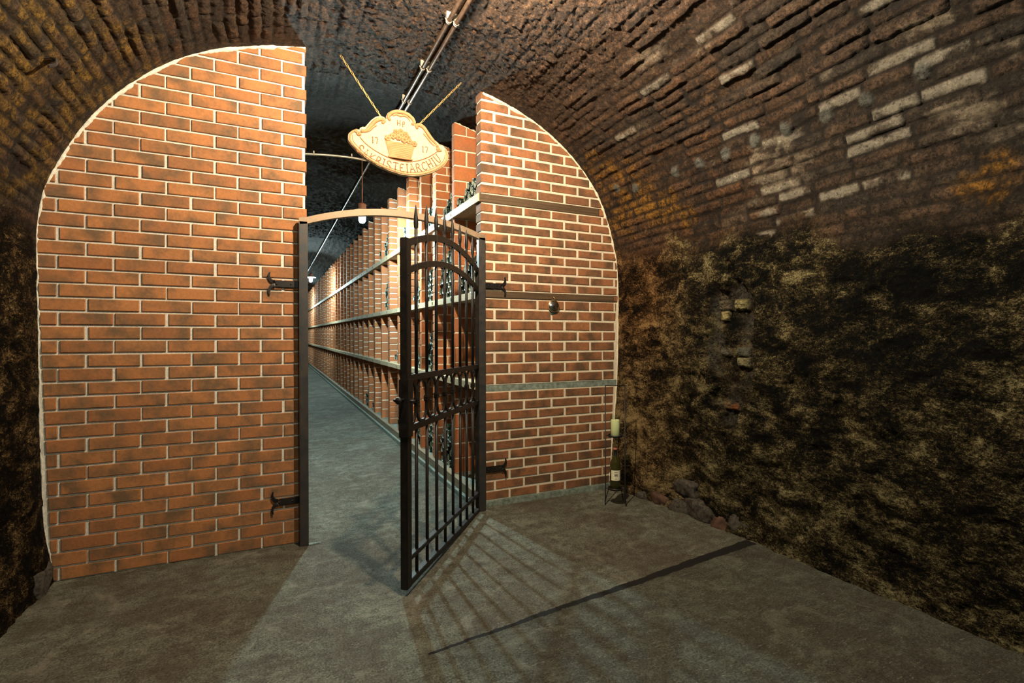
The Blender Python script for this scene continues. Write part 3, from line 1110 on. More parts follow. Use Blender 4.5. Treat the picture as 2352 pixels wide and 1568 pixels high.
for bay, tier, rows, lean in BINS:
    ylo = (WALL_T if bay == 0 else FY0 + FS * (bay - 1) + TH[(bay - 1) % 2]) + BR + .012
    yhi = FY0 + FS * bay - BR - .006
    sp = (yhi - ylo - .02) / 3.5
    for i, n in enumerate(rows):
        for j in range(n):
            y = ylo + .012 + sp * (j + (.5 if i % 2 else 0)) + rng.uniform(-.001, .001)
            if y > yhi + .001:
                continue
            rp = math.sqrt(max(0, (2 * BR + .0035) ** 2 - (sp / 2) ** 2)) if sp < 4 * BR else .03
            z = TIER_Z[tier] + BR + .001 + i * rp + sl(y)
            o = bpy.data.objects.new('wine_bottle', bottle_mesh)
            COL.objects.link(o)
            xx = .012 + rng.uniform(0, .028)
            o.location = (xx, y, z)
            o.rotation_euler = (rng.uniform(0, 6), 0, 0)
            pos = ORD[j]
            tag(o, 'dark wine bottle %s from the near side, %s row up, %s bay of %s' % (pos, ordinal(i), ordinal(bay), TIER_N[tier]),
                'bottle', 'wine bottles in the %s bay of the %s' % (ordinal(bay), TIER_N[tier]))
            nb_tot += 1
print('bottles', nb_tot)

# ------------------------------------------------------------------ gate frame
PZ = fz(-1.2, -.03)
FYc = -.052
XL, XR = -1.229, -.020
fr = empty('arched_gateway', ((XL + XR) / 2, FYc, 0), 'flat-arched black steel gate frame standing in the opening of the brick wall', 'frame')
fo = Vector(fr.location)


def rel(mb, o=fo):
    mb.v = [(x - o.x, y - o.y, z - o.z) for x, y, z in mb.v]
    return mb


def archz(x):
    t = (x - (XL + XR) / 2) / ((XR - XL) / 2)
    return 2.176 - .112 * t * t


for x in (XL, XR):
    mb = MB()
    zt = archz(x) - .02
    mb.bbox((x - .026, FYc - .022, fz(x, FYc) - .004), (x + .026, FYc + .022, zt), .003)
    rel(mb).build('frame_post', M['iron_frame'], parent=fr)
mb = MB()
n = 28
x0, x1 = XL - .026, XR + .026
vs, fs = [], []
for i in range(n + 1):
    x = x0 + (x1 - x0) * i / n
    z = archz(min(max(x, XL), XR))
    for (yy, zz) in ((FYc - .022, z), (FYc + .022, z), (FYc + .022, z - .042), (FYc - .022, z - .042)):
        vs.append((x, yy, zz))
for i in range(n):
    for j in range(4):
        a, b = i * 4 + j, i * 4 + (j + 1) % 4
        fs.append((a, b, b + 4, a + 4))
fs += [(0, 3, 2, 1)[::-1], tuple(n * 4 + j for j in (0, 1, 2, 3))[::-1]]
mb.add(vs, fs)
rel(mb).build('frame_arch', M['frame_steel_lit'], parent=fr)


def strap(x_in, x_tip, z, name='wall_strap'):
    """forged wall anchor with a fishtail end"""
    s = 1 if x_tip > x_in else -1
    mb = MB()
    L = abs(x_tip - x_in)
    e = x_in + s * (L - .045)
    mb.bbox((min(x_in, e), -.012, z - .021), (max(x_in, e), -.0005, z + .021), .002)
    for q in (1, -1):
        pts, rad = [], []
        for i in range(9):
            t = i / 8
            a = t * 1.75
            pts.append((e + s * (.004 + .042 * math.sin(a) - .012 * t * t), -.008 - .004 * t, z + q * (.010 + .062 * (1 - math.cos(a)) * .82)))
            rad.append(1.0 - .62 * t)
        mb.tube(pts, rad, flat=(.024, .010, (1, 0, 0)), n=4)
    for t in (.25, .72):
        x = x_in + s * L * t
        mb.lathe([(.0001, -.0155), (.004, -.0150), (.006, -.0125)], (x, 0, z), 10, 0, 'y')
    return rel(mb).build(name, M['iron'], parent=fr)


strap(-1.255, -1.432, 1.650)
strap(-1.255, -1.418, .278)
strap(.006, .200, 1.700)
strap(.006, .202, .325)
mb = MB()
mb.bbox((-1.203, -.075, fz(-1.2, -.05) - .002), (-1.13, -.045, fz(-1.2, -.05) + .006), .002)
rel(mb).build('floor_catch', M['concrete_ledge'], parent=fr, label='small pale metal plate screwed to the floor')

# ------------------------------------------------------------------ gate leaf (local: u along the leaf from the hinge, w across, z up)
HX, HY = -.039, -.040
SX, SY = -.804, -.956
gdir = Vector((SX - HX, SY - HY, 0)).normalized()
gnor = Vector((gdir.y, -gdir.x, 0))        # faces the camera side / right
gate = empty('gate_leaf', (HX, HY, 0), 'tall black wrought-iron gate leaf with spear tips standing open towards the viewer', 'gate')
gate.matrix_world = Matrix(((gdir.x, gnor.x, 0, HX), (gdir.y, gnor.y, 0, HY), (0, 0, 1, 0), (0, 0, 0, 1)))
GW = 1.20
UB = [1.053, .917, .781, .650, .518, .384, .257, .127]
TIP = [2.019, 2.05, 2.066, 2.07, 2.074, 2.064, 2.053, 2.028]


def top1(u):
    t = (u - .575) / .575
    return 1.921 - .108 * t * t


def top2(u):
    t = (u - .575) / .575
    return 1.770 - .098 * t * t


def g_arch(fn, h, name):
    mb = MB()
    pts = [(u, 0, fn(u) - h / 2) for u in np.linspace(.012, 1.155, 29)]
    mb.tube(pts, 1, flat=(h, .016, (0, 0, 1)))
    return mb.build(name, M['iron'], parent=gate)


g_arch(top1, .036, 'arched_rail')
g_arch(top2, .034, 'arched_rail')
for (ua, ub, zt, nm) in ((1.150, 1.202, 1.815, 'lock_stile'), (-.022, .014, 1.822, 'hinge_stile')):
    mb = MB()
    mb.bbox((ua, -.020, .030), (ub, .020, zt), .003)
    mb.build(nm, M['iron'], parent=gate)
for (za, zb_, d_) in ((1.084, 1.118, .010), (.822, .856, .010), (.160, .186, .016), (.032, .066, .018)):
    mb = MB()
    mb.bbox((.012, -d_, za), (1.152, d_, zb_), .0025)
    mb.build('cross_rail', M['iron'], parent=gate)
for u, tz in zip(UB, TIP):
    mb = MB()
    r_ = .0095
    # round bar between bottom rail and lower mid rail, and up through the arches
    mb.tube([(u, 0, .05), (u, 0, .83)], r_, 10)
    mb.tube([(u, 0, 1.09), (u, 0, tz - .13)], r_, 10)
    # forged spear tip
    mb.lathe([(.0095, tz - .135), (.0115, tz - .118), (.0135, tz - .098), (.0118, tz - .072), (.0070, tz - .035), (.0035, tz - .010), (.0003, tz)], (u, 0, 0), 8, 0)
    mb.build('spear_bar', M['iron'], parent=gate)
    # lyre: a pair of arcs joined by a collar between the two mid rails
    mb = MB()
    for q in (1, -1):
        pts, rad = [], []
        for i in range(17):
            t = i / 16
            z = .858 + (1 - math.cos(math.pi * t)) / 2 * (1.084 - .858)
            t = (z - .858) / (1.084 - .858)
            c = abs(2 * t - 1)
            qv = max(0, (c - .42) / .58)
            w = .0085 + .054 * (1 - math.sqrt(max(0, 1 - qv * qv)))
            pts.append((u + q * w, 0, z))
            rad.append(1.0)
        mb.tube(pts, rad, flat=(.013, .012, (1, 0, 0)))
    mb.build('lyre_bar', M['iron'], parent=gate)
    mb = MB()
    mb.bbox((u - .020, -.013, .963), (u + .020, .013, .970), .002)
    mb.bbox((u - .017, -.011, .955), (u + .017, .011, .990), .002)
    mb.bbox((u - .020, -.013, .975), (u + .020, .013, .982), .002)
    mb.build('collar', M['iron'], parent=gate)
for (za, zb_) in ((1.62, 1.70), (.30, .38)):
    mb = MB()
    mb.lathe([(.0001, za), (.013, za), (.013, zb_), (.0001, zb_)], (-.034, .0, 0), 14, 0)
    mb.build('hinge_pin', M['iron'], parent=gate)
mb = MB()
mb.bbox((1.146, -.026, .800), (1.206, .026, 1.098), .003)
lock = mb.build('lock_case', M['iron'], parent=gate)
mb = MB()
mb.lathe([(.0001, 1.202), (.0075, 1.202), (.0075, 1.246), (.015, 1.251), (.019, 1.258), (.016, 1.265), (.0001, 1.267)], (0, 0, .995), 16, 0, 'x')
mb.lathe([(.0001, -.05), (.008, -.05), (.008, -.024)], (1.176, 0, .985), 12, 0, 'y')
kn = mb.build('knob', M['iron_plain'], parent=lock)
mb = MB()
mb.tube([(1.176, .024, .985), (1.176, .062, .985), (1.165, .070, .985), (1.10, .071, .983), (1.07, .068, .978), (1.055, .062, .985)], [.008, .008, .008, .007, .007, .005], 10)
mb.build('door_handle', M['iron_plain'], parent=lock)
mb = MB()
mb.tube([(1.176, .027, .905), (1.176, .038, .905), (1.176, .040, .892), (1.172, .040, .872)], [.003, .003, .002, .001], 6)
mb.bbox((1.158, .036, .862), (1.180, .046, .895), .004, 1)
mb.build('key_tag', [M['steel'], M['green_tag']], parent=lock, label='green plastic key tag')

# ------------------------------------------------------------------ hanging clay sign
SYC = -.045
OUTL = [(-0.956, 2.623), (-0.953, 2.643), (-0.934, 2.665), (-0.908, 2.681), (-0.883, 2.68), (-0.881, 2.692), (-0.866, 2.703), (-0.849, 2.704), (-0.832, 2.726), (-0.808, 2.758), (-0.781, 2.783), (-0.75, 2.796), (-0.723, 2.793), (-0.709, 2.778), (-0.711, 2.8), (-0.699, 2.826), (-0.671, 2.847), (-0.631, 2.861), (-0.59, 2.861), (-0.55, 2.85), (-0.521, 2.827), (-0.508, 2.801), (-0.511, 2.78), (-0.488, 2.793), (-0.458, 2.786), (-0.429, 2.766), (-0.399, 2.726), (-0.378, 2.7), (-0.35, 2.682), (-0.339, 2.667), (-0.313, 2.665), (-0.287, 2.644), (-0.272, 2.604), (-0.279, 2.568), (-0.3, 2.533), (-0.344, 2.497), (-0.396, 2.465), (-0.459, 2.44), (-0.53, 2.425), (-0.604, 2.424), (-0.684, 2.437), (-0.763, 2.462), (-0.84, 2.498), (-0.897, 2.54), (-0.934, 2.576), (-0.953, 2.6)]
SO = Vector((-.61, SYC, 2.42))
sign = empty('hanging_sign', SO, 'oval carved clay sign reading SAKRISTEIARCHIV hung on two chains above the gate', 'sign')
relS = lambda m: rel(m, SO)


def tube2(mb, pts, r, y, taper=True, n=8):
    P = np.array(pts, float)
    for _ in range(2):
        Q = [P[0]]
        for a, b in zip(P[:-1], P[1:]):
            Q += [a * .75 + b * .25, a * .25 + b * .75]
        Q.append(P[-1])
        P = np.array(Q)
    N = len(P)
    rad = [r * (1 if not taper else (.45 + .55 * math.sin(math.pi * min(1, (i + .5) / N * 1.15)) ** .6)) for i in range(N)]
    mb.tube([(x, y, z) for x, z in P], rad, n)


YF = SYC - .018            # front face of the board
mb = MB()
P = np.array(OUTL + [OUTL[0]])
ccw = OUTL[::-1] if sum((b[0] - a[0]) * (b[1] + a[1]) for a, b in zip(OUTL, OUTL[1:] + OUTL[:1])) > 0 else OUTL
bm = bmesh.new()
ring = [bm.verts.new((x, YF, z)) for x, z in ccw]
f = bm.faces.new(ring)
ext = bmesh.ops.extrude_face_region(bm, geom=[f])
for v in [e for e in ext['geom'] if isinstance(e, bmesh.types.BMVert)]:
    v.co.y = SYC + .018
bmesh.ops.recalc_face_normals(bm, faces=bm.faces)
bmesh.ops.triangulate(bm, faces=[f for f in bm.faces if len(f.verts) > 4])
bm.verts.index_update()
mb.add([v.co for v in bm.verts], [[v.index for v in f.verts] for f in bm.faces])
bm.free()
relS(mb).build('sign_board', M['clay_field'], parent=sign)
SCR = {
    'left': ([(-0.868, 2.673), (-0.839, 2.678), (-0.809, 2.723), (-0.778, 2.76), (-0.75, 2.775), (-0.727, 2.773), (-0.717, 2.763), (-0.731, 2.754)], [(-0.855, 2.669), (-0.82, 2.685), (-0.793, 2.718), (-0.772, 2.727)]),
    'mid': ([(-0.689, 2.784), (-0.699, 2.794), (-0.687, 2.82), (-0.659, 2.84), (-0.627, 2.848), (-0.586, 2.847), (-0.55, 2.834), (-0.525, 2.81), (-0.519, 2.787), (-0.529, 2.781)], [(-0.667, 2.812), (-0.643, 2.829), (-0.615, 2.818), (-0.591, 2.83), (-0.562, 2.82), (-0.546, 2.794)]),
    'right': ([(-0.5, 2.762), (-0.509, 2.772), (-0.488, 2.784), (-0.454, 2.774), (-0.429, 2.741), (-0.399, 2.705), (-0.369, 2.677), (-0.357, 2.658)], [(-0.454, 2.729), (-0.429, 2.708), (-0.399, 2.672), (-0.374, 2.655)])}
for k_, (a_, b_) in SCR.items():
    mb = MB()
    tube2(mb, a_, .0135, YF - .002)
    tube2(mb, b_, .008, YF - .002)
    for e in (a_[0], a_[-1]):
        mb.lathe([(.0001, -.014), (.007, -.012), (.011, -.006), (.012, .004)], (e[0], YF, e[1]), 14, 0, 'y')
    relS(mb).build('scroll', M['clay'], parent=sign)
mb = MB()
rim = [(x + (-.61 - x) * .028, z + (2.62 - z) * .045) for x, z in OUTL[31:] + OUTL[:4]]
tube2(mb, rim, .007, YF, False)
EL = [(-0.878, 2.656), (-0.889, 2.642), (-0.9, 2.652), (-0.896, 2.664), (-0.915, 2.665)]
ER = [(-0.344, 2.648), (-0.357, 2.633), (-0.348, 2.626), (-0.326, 2.634)]
tube2(mb, EL, .009, YF - .002, False)
tube2(mb, ER, .009, YF - .002, False)
for e in ((-.886, 2.652), (-.350, 2.636)):
    mb.lathe([(.0001, -.016), (.008, -.014), (.014, -.006), (.016, .004)], (e[0], YF, e[1]), 16, 0, 'y')
relS(mb).build('rim', M['clay'], parent=sign)
INNER = [(-0.881, 2.632), (-0.855, 2.601), (-0.801, 2.566), (-0.743, 2.54), (-0.684, 2.521), (-0.612, 2.512), (-0.542, 2.518), (-0.48, 2.538), (-0.417, 2.57), (-0.361, 2.612), (-0.345, 2.632)]
mb = MB()
tube2(mb, INNER, .0035, YF - .0005, False, 6)
tube2(mb, [(x + (-.61 - x) * .075, z + (2.62 - z) * .11) for x, z in OUTL[32:] + OUTL[:2]], .0022, YF - .0005, False, 6)
relS(mb).build('band_edge', M['clay_dark'], parent=sign, label='incised line round the lettering band')

# lettering: single-stroke carved capitals with small serifs
GLY = {
    'S': [[(.85, .80), (.65, .98), (.3, 1), (.1, .80), (.2, .60), (.7, .42), (.88, .22), (.7, .02), (.3, 0), (.08, .2)]],
    'A': [[(.0, 0), (.45, 1), (.95, 0)], [(.2, .4), (.75, .4)], [(.3, 1), (.6, 1)]],
    'K': [[(.15, 0), (.15, 1)], [(.85, 1), (.18, .48), (.95, 0)]],
    'R': [[(.12, 0), (.12, 1), (.6, 1), (.85, .78), (.6, .52), (.15, .52)], [(.45, .52), (.98, 0)]],
    'I': [[(.5, 0), (.5, 1)], [(.3, 1), (.7, 1)], [(.3, 0), (.7, 0)]],
    'T': [[(.5, 0), (.5, 1)], [(.0, .92), (.1, 1), (.9, 1), (1, .92)]],
    'E': [[(.85, .9), (.7, 1), (.25, .95), (.12, .5), (.25, .05), (.75, 0), (.9, .1)], [(.12, .52), (.65, .52)]],
    'C': [[(.9, .85), (.6, 1), (.2, .85), (.08, .5), (.2, .12), (.6, 0), (.9, .15)]],
    'H': [[(.12, 0), (.12, 1)], [(.85, 0), (.85, 1)], [(.12, .5), (.85, .5)], [(0, 1), (.25, 1)], [(.72, 1), (1, 1)]],
    'V': [[(.12, 1), (.14, .3), (.35, .02), (.65, .02), (.84, .3), (.86, 1)], [(0, 1), (.25, 1)], [(.72, 1), (1, 1)]],
    'P': [[(.15, 0), (.15, 1), (.65, 1), (.88, .76), (.65, .5), (.18, .5)], [(0, 0), (.3, 0)]],
    '1': [[(.3, .82), (.55, 1), (.55, 0)], [(.35, 0), (.75, 0)]],
    '7': [[(.1, .9), (.12, 1), (.9, 1), (.45, 0)]],
}


def glyph(mb, ch, cx, cz, w, h, ang, r=.0034):
    ca, sa = math.cos(ang), math.sin(ang)
    for st in GLY[ch]:
        pts = []
        for gx, gz in st:
            lx, lz = (gx - .5) * w, (gz - .5) * h
            pts.append((cx + lx * ca - lz * sa, cz + lx * sa + lz * ca))
        if ch in 'SCER7PV' and len(pts) > 3:
            tube2(mb, pts, r, YF - .0012, False, 6)
        else:
            mb.tube([(x, YF - .0012, z) for x, z in pts], r, 6)


TXT = np.array([(-0.905, 2.578), (-0.86, 2.538), (-0.802, 2.507), (-0.739, 2.486), (-0.676, 2.473), (-0.612, 2.468), (-0.547, 2.473), (-0.488, 2.487), (-0.43, 2.511), (-0.378, 2.545), (-0.328, 2.592)])
dT = np.r_[0, np.cumsum(np.hypot(*np.diff(TXT, axis=0).T))]
word = 'SAKRISTEIARCHIV'
wd = {'I': .62}
wid = [wd.get(c, 1.0) for c in word]
cum = np.r_[0, np.cumsum(wid)]
for i, ch in enumerate(word):
    t = dT[-1] * (.02 + .96 * (cum[i] + wid[i] / 2) / cum[-1])
    x, z = np.interp(t, dT, TXT[:, 0]), np.interp(t, dT, TXT[:, 1])
    x2, z2 = np.interp(t + .02, dT, TXT[:, 0]), np.interp(t + .02, dT, TXT[:, 1])
    x1, z1 = np.interp(t - .02, dT, TXT[:, 0]), np.interp(t - .02, dT, TXT[:, 1])
    mb = MB()
    glyph(mb, ch, x, z, .036, .056, math.atan2(z2 - z1, x2 - x1))
    relS(mb).build('letter', M['clay_dark'], parent=sign)
for ch, x, z, w, h in (('H', -.626, 2.770, .024, .036), ('P', -.592, 2.768, .020, .036), ('1', -.800, 2.628, .022, .042), ('7', -.773, 2.626, .022, .042), ('1', -.458, 2.620, .022, .042), ('7', -.432, 2.618, .022, .042)):
    mb = MB()
    glyph(mb, ch, x, z, w, h, 0, .0028)
    relS(mb).build('letter', M['clay_dark'], parent=sign)
# basket in relief
mb = MB()
nu, nv = 24, 14
vs, fs = [], []
for j in range(nv + 1):
    t = j / nv
    zt = 2.532 + t * .108
    hw = .074 + t * .030
    for i in range(nu + 1):
        a = -math.pi / 2 + math.pi * i / nu
        weave = .0018 * (1 if (i // 2 + j) % 2 else -1)
        vs.append((-.616 + math.sin(a) * hw, YF + .001 - max(0, math.cos(a)) * (.014 + weave), zt - .006 * math.cos(a)))
for j in range(nv):
    for i in range(nu):
        a = j * (nu + 1) + i
        fs.append((a, a + 1, a + nu + 2, a + nu + 1))
mb.add(vs, fs, 0, 0, False)
mb.add([(-.616 + math.sin(a) * .078, YF + .004 - max(0, math.cos(a)) * .018, 2.532 - .006 * math.cos(a)) for a in np.linspace(-1.57, 1.57, 15)] + [(-.616, YF + .004, 2.532)], [tuple(range(16))])
mb.tube([(-.616 + math.sin(a) * .080, YF - max(0, math.cos(a)) * .018, 2.534 - .006 * math.cos(a)) for a in np.linspace(-1.57, 1.57, 15)], .006, 8)
relS(mb).build('basket', M['clay'], parent=sign, label='woven basket in relief')
mb = MB()
for (fx, fzz, fr_) in ((-.700, 2.655, .024), (-.665, 2.675, .024), (-.628, 2.672, .024), (-.588, 2.662, .026), (-.552, 2.655, .022), (-.520, 2.645, .022), (-.645, 2.705, .020), (-.612, 2.712, .022), (-.578, 2.700, .020), (-.560, 2.680, .018), (-.612, 2.690, .02)):
    for q in range(6):
        a = q * math.pi / 3 + fx * 40
        px, pz = fx + math.cos(a) * fr_ * .55, fzz + math.sin(a) * fr_ * .55
        mb.lathe([(.0001, -.012), (fr_ * .25, -.011), (fr_ * .42, -.006), (fr_ * .46, .002)], (px, YF - .002, pz), 8, 0, 'y')
    mb.lathe([(.0001, -.019), (fr_ * .22, -.017), (fr_ * .34, -.008), (fr_ * .36, .002)], (fx, YF - .002, fzz), 8, 0, 'y')
relS(mb).build('flowers', M['clay'], parent=sign, label='roses in relief above the basket')


def chain(a, b, name, parent, mat):
    a, b = Vector(a), Vector(b)
    L = (b - a).length
    n = max(4, round(L / .027))
    t = (b - a).normalized()
    u1 = t.orthogonal().normalized()
    u2 = t.cross(u1)
    mb = MB()
    for i in range(n):
        c = a + (b - a) * ((i + .5) / n)
        u = u1 if i % 2 else u2
        hl, hw = L / n * .5 + .0028, .0055
        pts = []
        for k in range(12):
            an = 2 * math.pi * k / 12
            pts.append(c + t * hl * (1 if math.cos(an) > 0 else -1) * abs(math.cos(an)) ** .6 + u * hw * math.sin(an))
        mb.tube(pts, .0021, 5, closed=True)
    # eyelet at the lower end
    mb.lathe([(.004, -.004), (.007, -.003), (.007, .003), (.004, .004)], (b.x, b.y, b.z), 12, 0, 'y')
    return rel(mb, SO).build(name, mat, parent=parent)


chain((-1.000, SYC, 3.150), (-.742, SYC, 2.800), 'chain', sign, M['brass'])
chain((-.170, SYC, 3.150), (-.478, SYC, 2.795), 'chain', sign, M['brass'])

# ------------------------------------------------------------------ round steel disc on the right wall
dc = empty('wall_disc', (.614, 0, 1.563), 'round polished steel disc with brass rim hung on the brick wall', 'disc')
mb = MB()
mb.lathe([(.0001, -.030), (.006, -.0295), (.045, -.020), (.047, -.018), (.047, -.014)], (0, 0, 0), 40, 0, 'y')
mb.lathe([(.047, -.014), (.040, -.010), (.030, -.001)], (0, 0, 0), 40, 1, 'y')
mb.build('disc_face', [M['steel'], M['brass']], parent=dc)
mb = MB()
mb.tube([(.048 * math.cos(a), -.016, .048 * math.sin(a)) for a in np.linspace(0, 2 * math.pi, 37)[:-1]], .0022, 6, closed=True)
mb.build('disc_rim', M['brass'], parent=dc)
mb = MB()
mb.tube([(-.006, -.001, .072), (-.004, -.018, .070), (.002, -.022, .062), (.004, -.018, .050)], .0026, 6)
mb.build('hook', M['brass'], parent=dc)
mb = MB()
mb.lathe([(.0001, -.004), (.034, -.004), (.036, .0)], (0, 0, -.032), 28, 0, 'y')
mb.build('backplate', M['bluegrey'], parent=dc)

# ------------------------------------------------------------------ candle stand with bottle and candle
SCX, SCY = .958, -.352
yaw = math.atan2(1.023 - .894, -.394 + .310) - math.pi / 2     # the two feet line
fu = Vector((1.023 - .894, -.394 + .310, 0)).normalized()
fn = Vector((-fu.y, fu.x, 0))
z0 = fz(SCX, SCY)
st = empty('candle_stand', (SCX, SCY, z0), 'slim black metal hoop stand with two round trays beside the brick wall', 'stand')
W2 = .073


def P3(a, b, z):
    v = fu * a + fn * b
    return (v.x, v.y, z)


TOPZ = .945 - z0
mb = MB()
mb.tube([P3(-W2 - .005, -.02, .004), P3(-W2, 0, .07), P3(-W2, 0, TOPZ)], .0045, 6)
mb.build('leg', M['iron_plain'], parent=st)
mb = MB()
mb.tube([P3(W2 + .005, -.02, .004), P3(W2, 0, .07), P3(W2, 0, TOPZ)], .0045, 6)
mb.build('leg', M['iron_plain'], parent=st)
for q in (-1, 1):
    mb = MB()
    mb.tube([P3(q * .045, .045, .118), P3(q * .068, .10, .004)], .0035, 6)
    mb.build('back_leg', M['iron_plain'], parent=st)
mb = MB()
mb.tube([P3(-W2 - .004, 0, TOPZ), P3(W2 + .004, 0, TOPZ)], .0045, 6)
mb.build('top_bar', M['iron_plain'], parent=st)
T1, T2 = .118 - .0, .520
for tz in (T1, T2):
    mb = MB()
    mb.lathe([(.0001, 0), (.052, 0), (.056, .002), (.056, .016), (.053, .016), (.053, .005), (.0001, .005)], (0, 0, tz), 30)
    mb.tube([P3(-W2, 0, tz + .006), P3(-.05, 0, tz + .006)], .004, 6)
    mb.tube([P3(.05, 0, tz + .006), P3(W2, 0, tz + .006)], .004, 6)
    mb.build('tray', M['iron_plain'], parent=st)
bt = empty('label_wine_bottle', (SCX, SCY, z0 + T1 + .0055), 'olive wine bottle with cream label standing on the lower tray of the stand', 'bottle')
mb = MB()
mb.lathe([(.0001, .004), (.03, .001), (.037, .0), (.040, .004), (.040, .185), (.037, .205), (.024, .232), (.0150, .250), (.0140, .262), (.0140, .300), (.0155, .301), (.0155, .306), (.0135, .308), (.0001, .308)], (0, 0, 0), 32)
mb.build('bottle_body', M['wine'], parent=bt)
mb = MB()
mb.lathe([(.0147, .252), (.0147, .300), (.0162, .301), (.0162, .309), (.0001, .310)], (0, 0, 0), 24)
cp = mb.build('capsule', M['capsule'], parent=bt)
mb = MB()
mb.lathe([(.0166, .300), (.0166, .3105), (.0001, .3112)], (0, 0, 0), 24)
mb.build('capsule_ring', M['cork'], parent=cp)
la = math.atan2(-3.5075 - SCY, -1.4087 - SCX) + .15       # label turned to the room


def arc_patch(mb, r, a0, a1, z0_, z1_, mat=0, n=12):
    vs = []
    for i in range(n + 1):
        a = a0 + (a1 - a0) * i / n
        vs += [(r * math.cos(a), r * math.sin(a), z0_), (r * math.cos(a), r * math.sin(a), z1_)]
    mb.add(vs, [(2 * i, 2 * i + 2, 2 * i + 3, 2 * i + 1) for i in range(n)], mat, 0, True)


mb = MB()
arc_patch(mb, .0404, la - .98, la + .98, .070, .148)
lb = mb.build('bottle_label', M['label'], parent=bt)
mb = MB()
for zz, hw, hh in ((.134, .30, .0018), (.129, .30, .0012), (.114, .30, .0045), (.106, .32, .0012), (.102, .32, .0012), (.092, .16, .001), (.082, .22, .0009)):
    arc_patch(mb, .0407, la - hw, la + hw, zz - hh, zz + hh)
mb.build('label_print', M['ink'], parent=lb)
cd = empty('pillar_candle', (SCX, SCY, z0 + T2 + .0055), 'cream pillar candle in a clear glass cylinder on the upper tray', 'candle')
mb = MB()
mb.lathe([(.0001, 0), (.0325, .0), (.0335, .002), (.0335, .120), (.031, .125), (.02, .122), (.0001, .121)], (0, 0, 0), 30)
wx = mb.build('wax', M['candle'], parent=cd)
mb = MB()
mb.tube([(0, 0, .12), (.001, 0, .130)], .0012, 5)
mb.build('wick', M['ink'], parent=cd)
mb = MB()
mb.lathe([(.0001, .0008), (.040, .0008), (.040, .160), (.0385, .160), (.0385, .0025), (.0345, .0025)], (0, 0, 0), 36)
mb.build('glass_cylinder', M['glass'], parent=cd)

# ------------------------------------------------------------------ conduits
def vz(x):
    P = P_ARC[P_ARC[:, 1] > 2.2]
    return float(np.interp(x, P[:, 0], P[:, 1]))


CLY = [-2.28, -1.74, -1.2, -.66, -.09, .45, 1.0]
for x, nm in ((-.466, 'left'), (-.420, 'right')):
    cz = vz(x) - .045
    y1 = 26.0 if nm == 'left' else 1.9
    pr = empty('conduit_pipe', (x, -3, cz), 'brown steel conduit running along the vault crown, %s of the pair' % nm, 'pipe', 'conduit pipes along the vault crown')
    mb = MB()
    mb.tube([(0, -4.9, 0), (0, 3, 0), (0, 3 + y1, SLOPE * y1)], .0125, 12)
    mb.build('pipe', M['pipe'], parent=pr)
    for cy in CLY:
        mb = MB()
        for dy in (-.006, .006):
            mb.tube([(math.sin(a) * .0155, cy + 3 + dy + sl(cy), -math.cos(a) * .0155 + sl(cy)) for a in np.linspace(-1.9, 1.9, 11)], .0022, 5)
        mb.box((-.016, cy + 2.99, .010 + sl(cy)), (.016, cy + 3.01, .05 + sl(cy)))
        mb.tube([(-.015, cy + 3, .0 + sl(cy)), (-.022, cy + 3, .012 + sl(cy))], .003, 5)
        mb.build('pipe_clip', M['clip'], parent=pr)
# curved conduit to the hanging lamp
cp_ = empty('lamp_conduit', (-.545, 2.0, 3.2), 'thin conduit bent along the vault towards the hanging lamp', 'pipe')
mb = MB()
pts = [(x + .545, 0, vz(x) + sl(2) - .035 - 3.2) for x in np.linspace(-1.9, -.50, 16)]
mb.tube(pts, .012, 8)
mb.build('pipe', M['clip'], parent=cp_)
for x in (-1.02, -.65):
    mb = MB()
    z = vz(x) + sl(2) - .035 - 3.2
    mb.tube([(x + .545, .016 * math.sin(a), z - .016 * math.cos(a)) for a in np.linspace(-1.9, 1.9, 9)], .003, 5)
    mb.box((x + .54, -.008, z), (x + .55, .008, z + .045))
    mb.build('pipe_clip', M['clip'], parent=cp_)


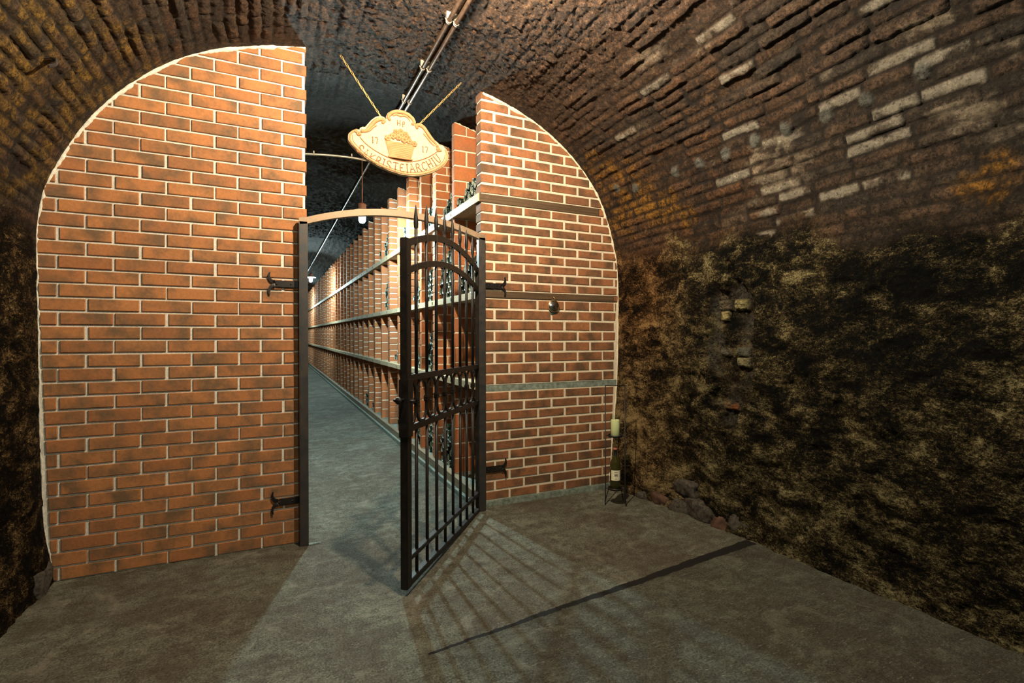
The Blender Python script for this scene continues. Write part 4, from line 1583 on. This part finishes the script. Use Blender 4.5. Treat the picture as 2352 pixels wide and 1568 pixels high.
# ------------------------------------------------------------------ lamps
def hanging_lamp(x, y, zb, ztop, mat, label):
    """zb = middle of the glowing glass jar"""
    o = empty('hanging_lamp', (x, y, zb), label, 'lamp', 'hanging lamps along the cellar tunnel')
    mb = MB()
    mb.tube([(0, 0, .16), (.001, 0, .3), (0, 0, ztop - zb)], .0055, 8)
    mb.build('stem', M['lamp_cap'], parent=o)
    mb = MB()
    mb.lathe([(.0001, .165), (.008, .163), (.018, .150), (.040, .146), (.043, .125), (.036, .120), (.040, .112), (.044, .09), (.0001, .088)], (0, 0, 0), 24)
    mb.build('lamp_cap', M['lamp_cap'], parent=o)
    mb = MB()
    mb.lathe([(.0001, .090), (.045, .088), (.085, .076), (.118, .056), (.116, .053), (.08, .070), (.04, .080), (.0001, .081)], (0, 0, 0), 32)
    mb.build('lamp_shade', M['porcelain'], parent=o)
    mb = MB()
    mb.lathe([(.020, .070), (.034, .055), (.037, .02), (.035, -.03), (.022, -.052), (.0001, -.058)], (0, 0, 0), 16)
    mb.build('bulb', mat, parent=o)
    return o


hanging_lamp(-.545, 2.0, 2.585, 3.205, M['emit_lamp'], 'glowing hanging lamp with round white shade just behind the gate arch')
hanging_lamp(-.553, 9.7, 2.760, 3.29, M['emit_far'], 'far glowing hanging lamp deep in the corridor beside the rack')
hanging_lamp(-.553, 16.6, 2.83, 3.36, M['emit_far'], 'farthest hanging lamp at the dark end of the corridor')


def ceiling_lamp(x, y, z, mat, label):
    o = empty('ceiling_lamp', (x, y, z), label, 'lamp')
    mb = MB()
    mb.lathe([(.0001, .16), (.05, .16), (.055, .10), (.045, .06), (.03, .055), (.0001, .055)], (0, 0, 0), 24)
    mb.build('lamp_base', M['porcelain'], parent=o)
    mb = MB()
    mb.lathe([(.014, .055), (.022, .045), (.030, .01), (.028, -.02), (.016, -.038), (.0001, -.044)], (0, 0, 0), 16)
    mb.build('bulb', mat, parent=o)
    return o


ceiling_lamp(-.63, -1.52, 3.03, M['emit_front'], 'bare warm ceiling bulb above the space in front of the gate')
ceiling_lamp(-.9, -5.2, 3.03, M['emit_fill'], 'unseen fill bulb added on the ceiling behind the viewer')  # out of view, added to fill the dark front space

# ------------------------------------------------------------------ little metal bracket on the left of the vault
br = empty('pipe_bracket', (-2.33, -.62, 2.50), 'small bent grey metal bracket on the ochre left side of the vault', 'bracket')
mb = MB()
mb.tube([(-.02, 0, .02), (.05, -.01, .035), (.075, -.03, .02), (.08, -.06, -.01), (.06, -.075, -.03)], 1, flat=(.016, .004, (0, 1, 0)))
mb.build('bent_strip', M['iron_frame'], parent=br)
mb = MB()
mb.tube([(-.02, .03, .035), (.05, .03, .05), (.065, 0, .04), (.075, -.03, .02)], 1, flat=(.016, .004, (0, 1, 0)))
mb.build('bent_strip', M['iron_frame'], parent=br)
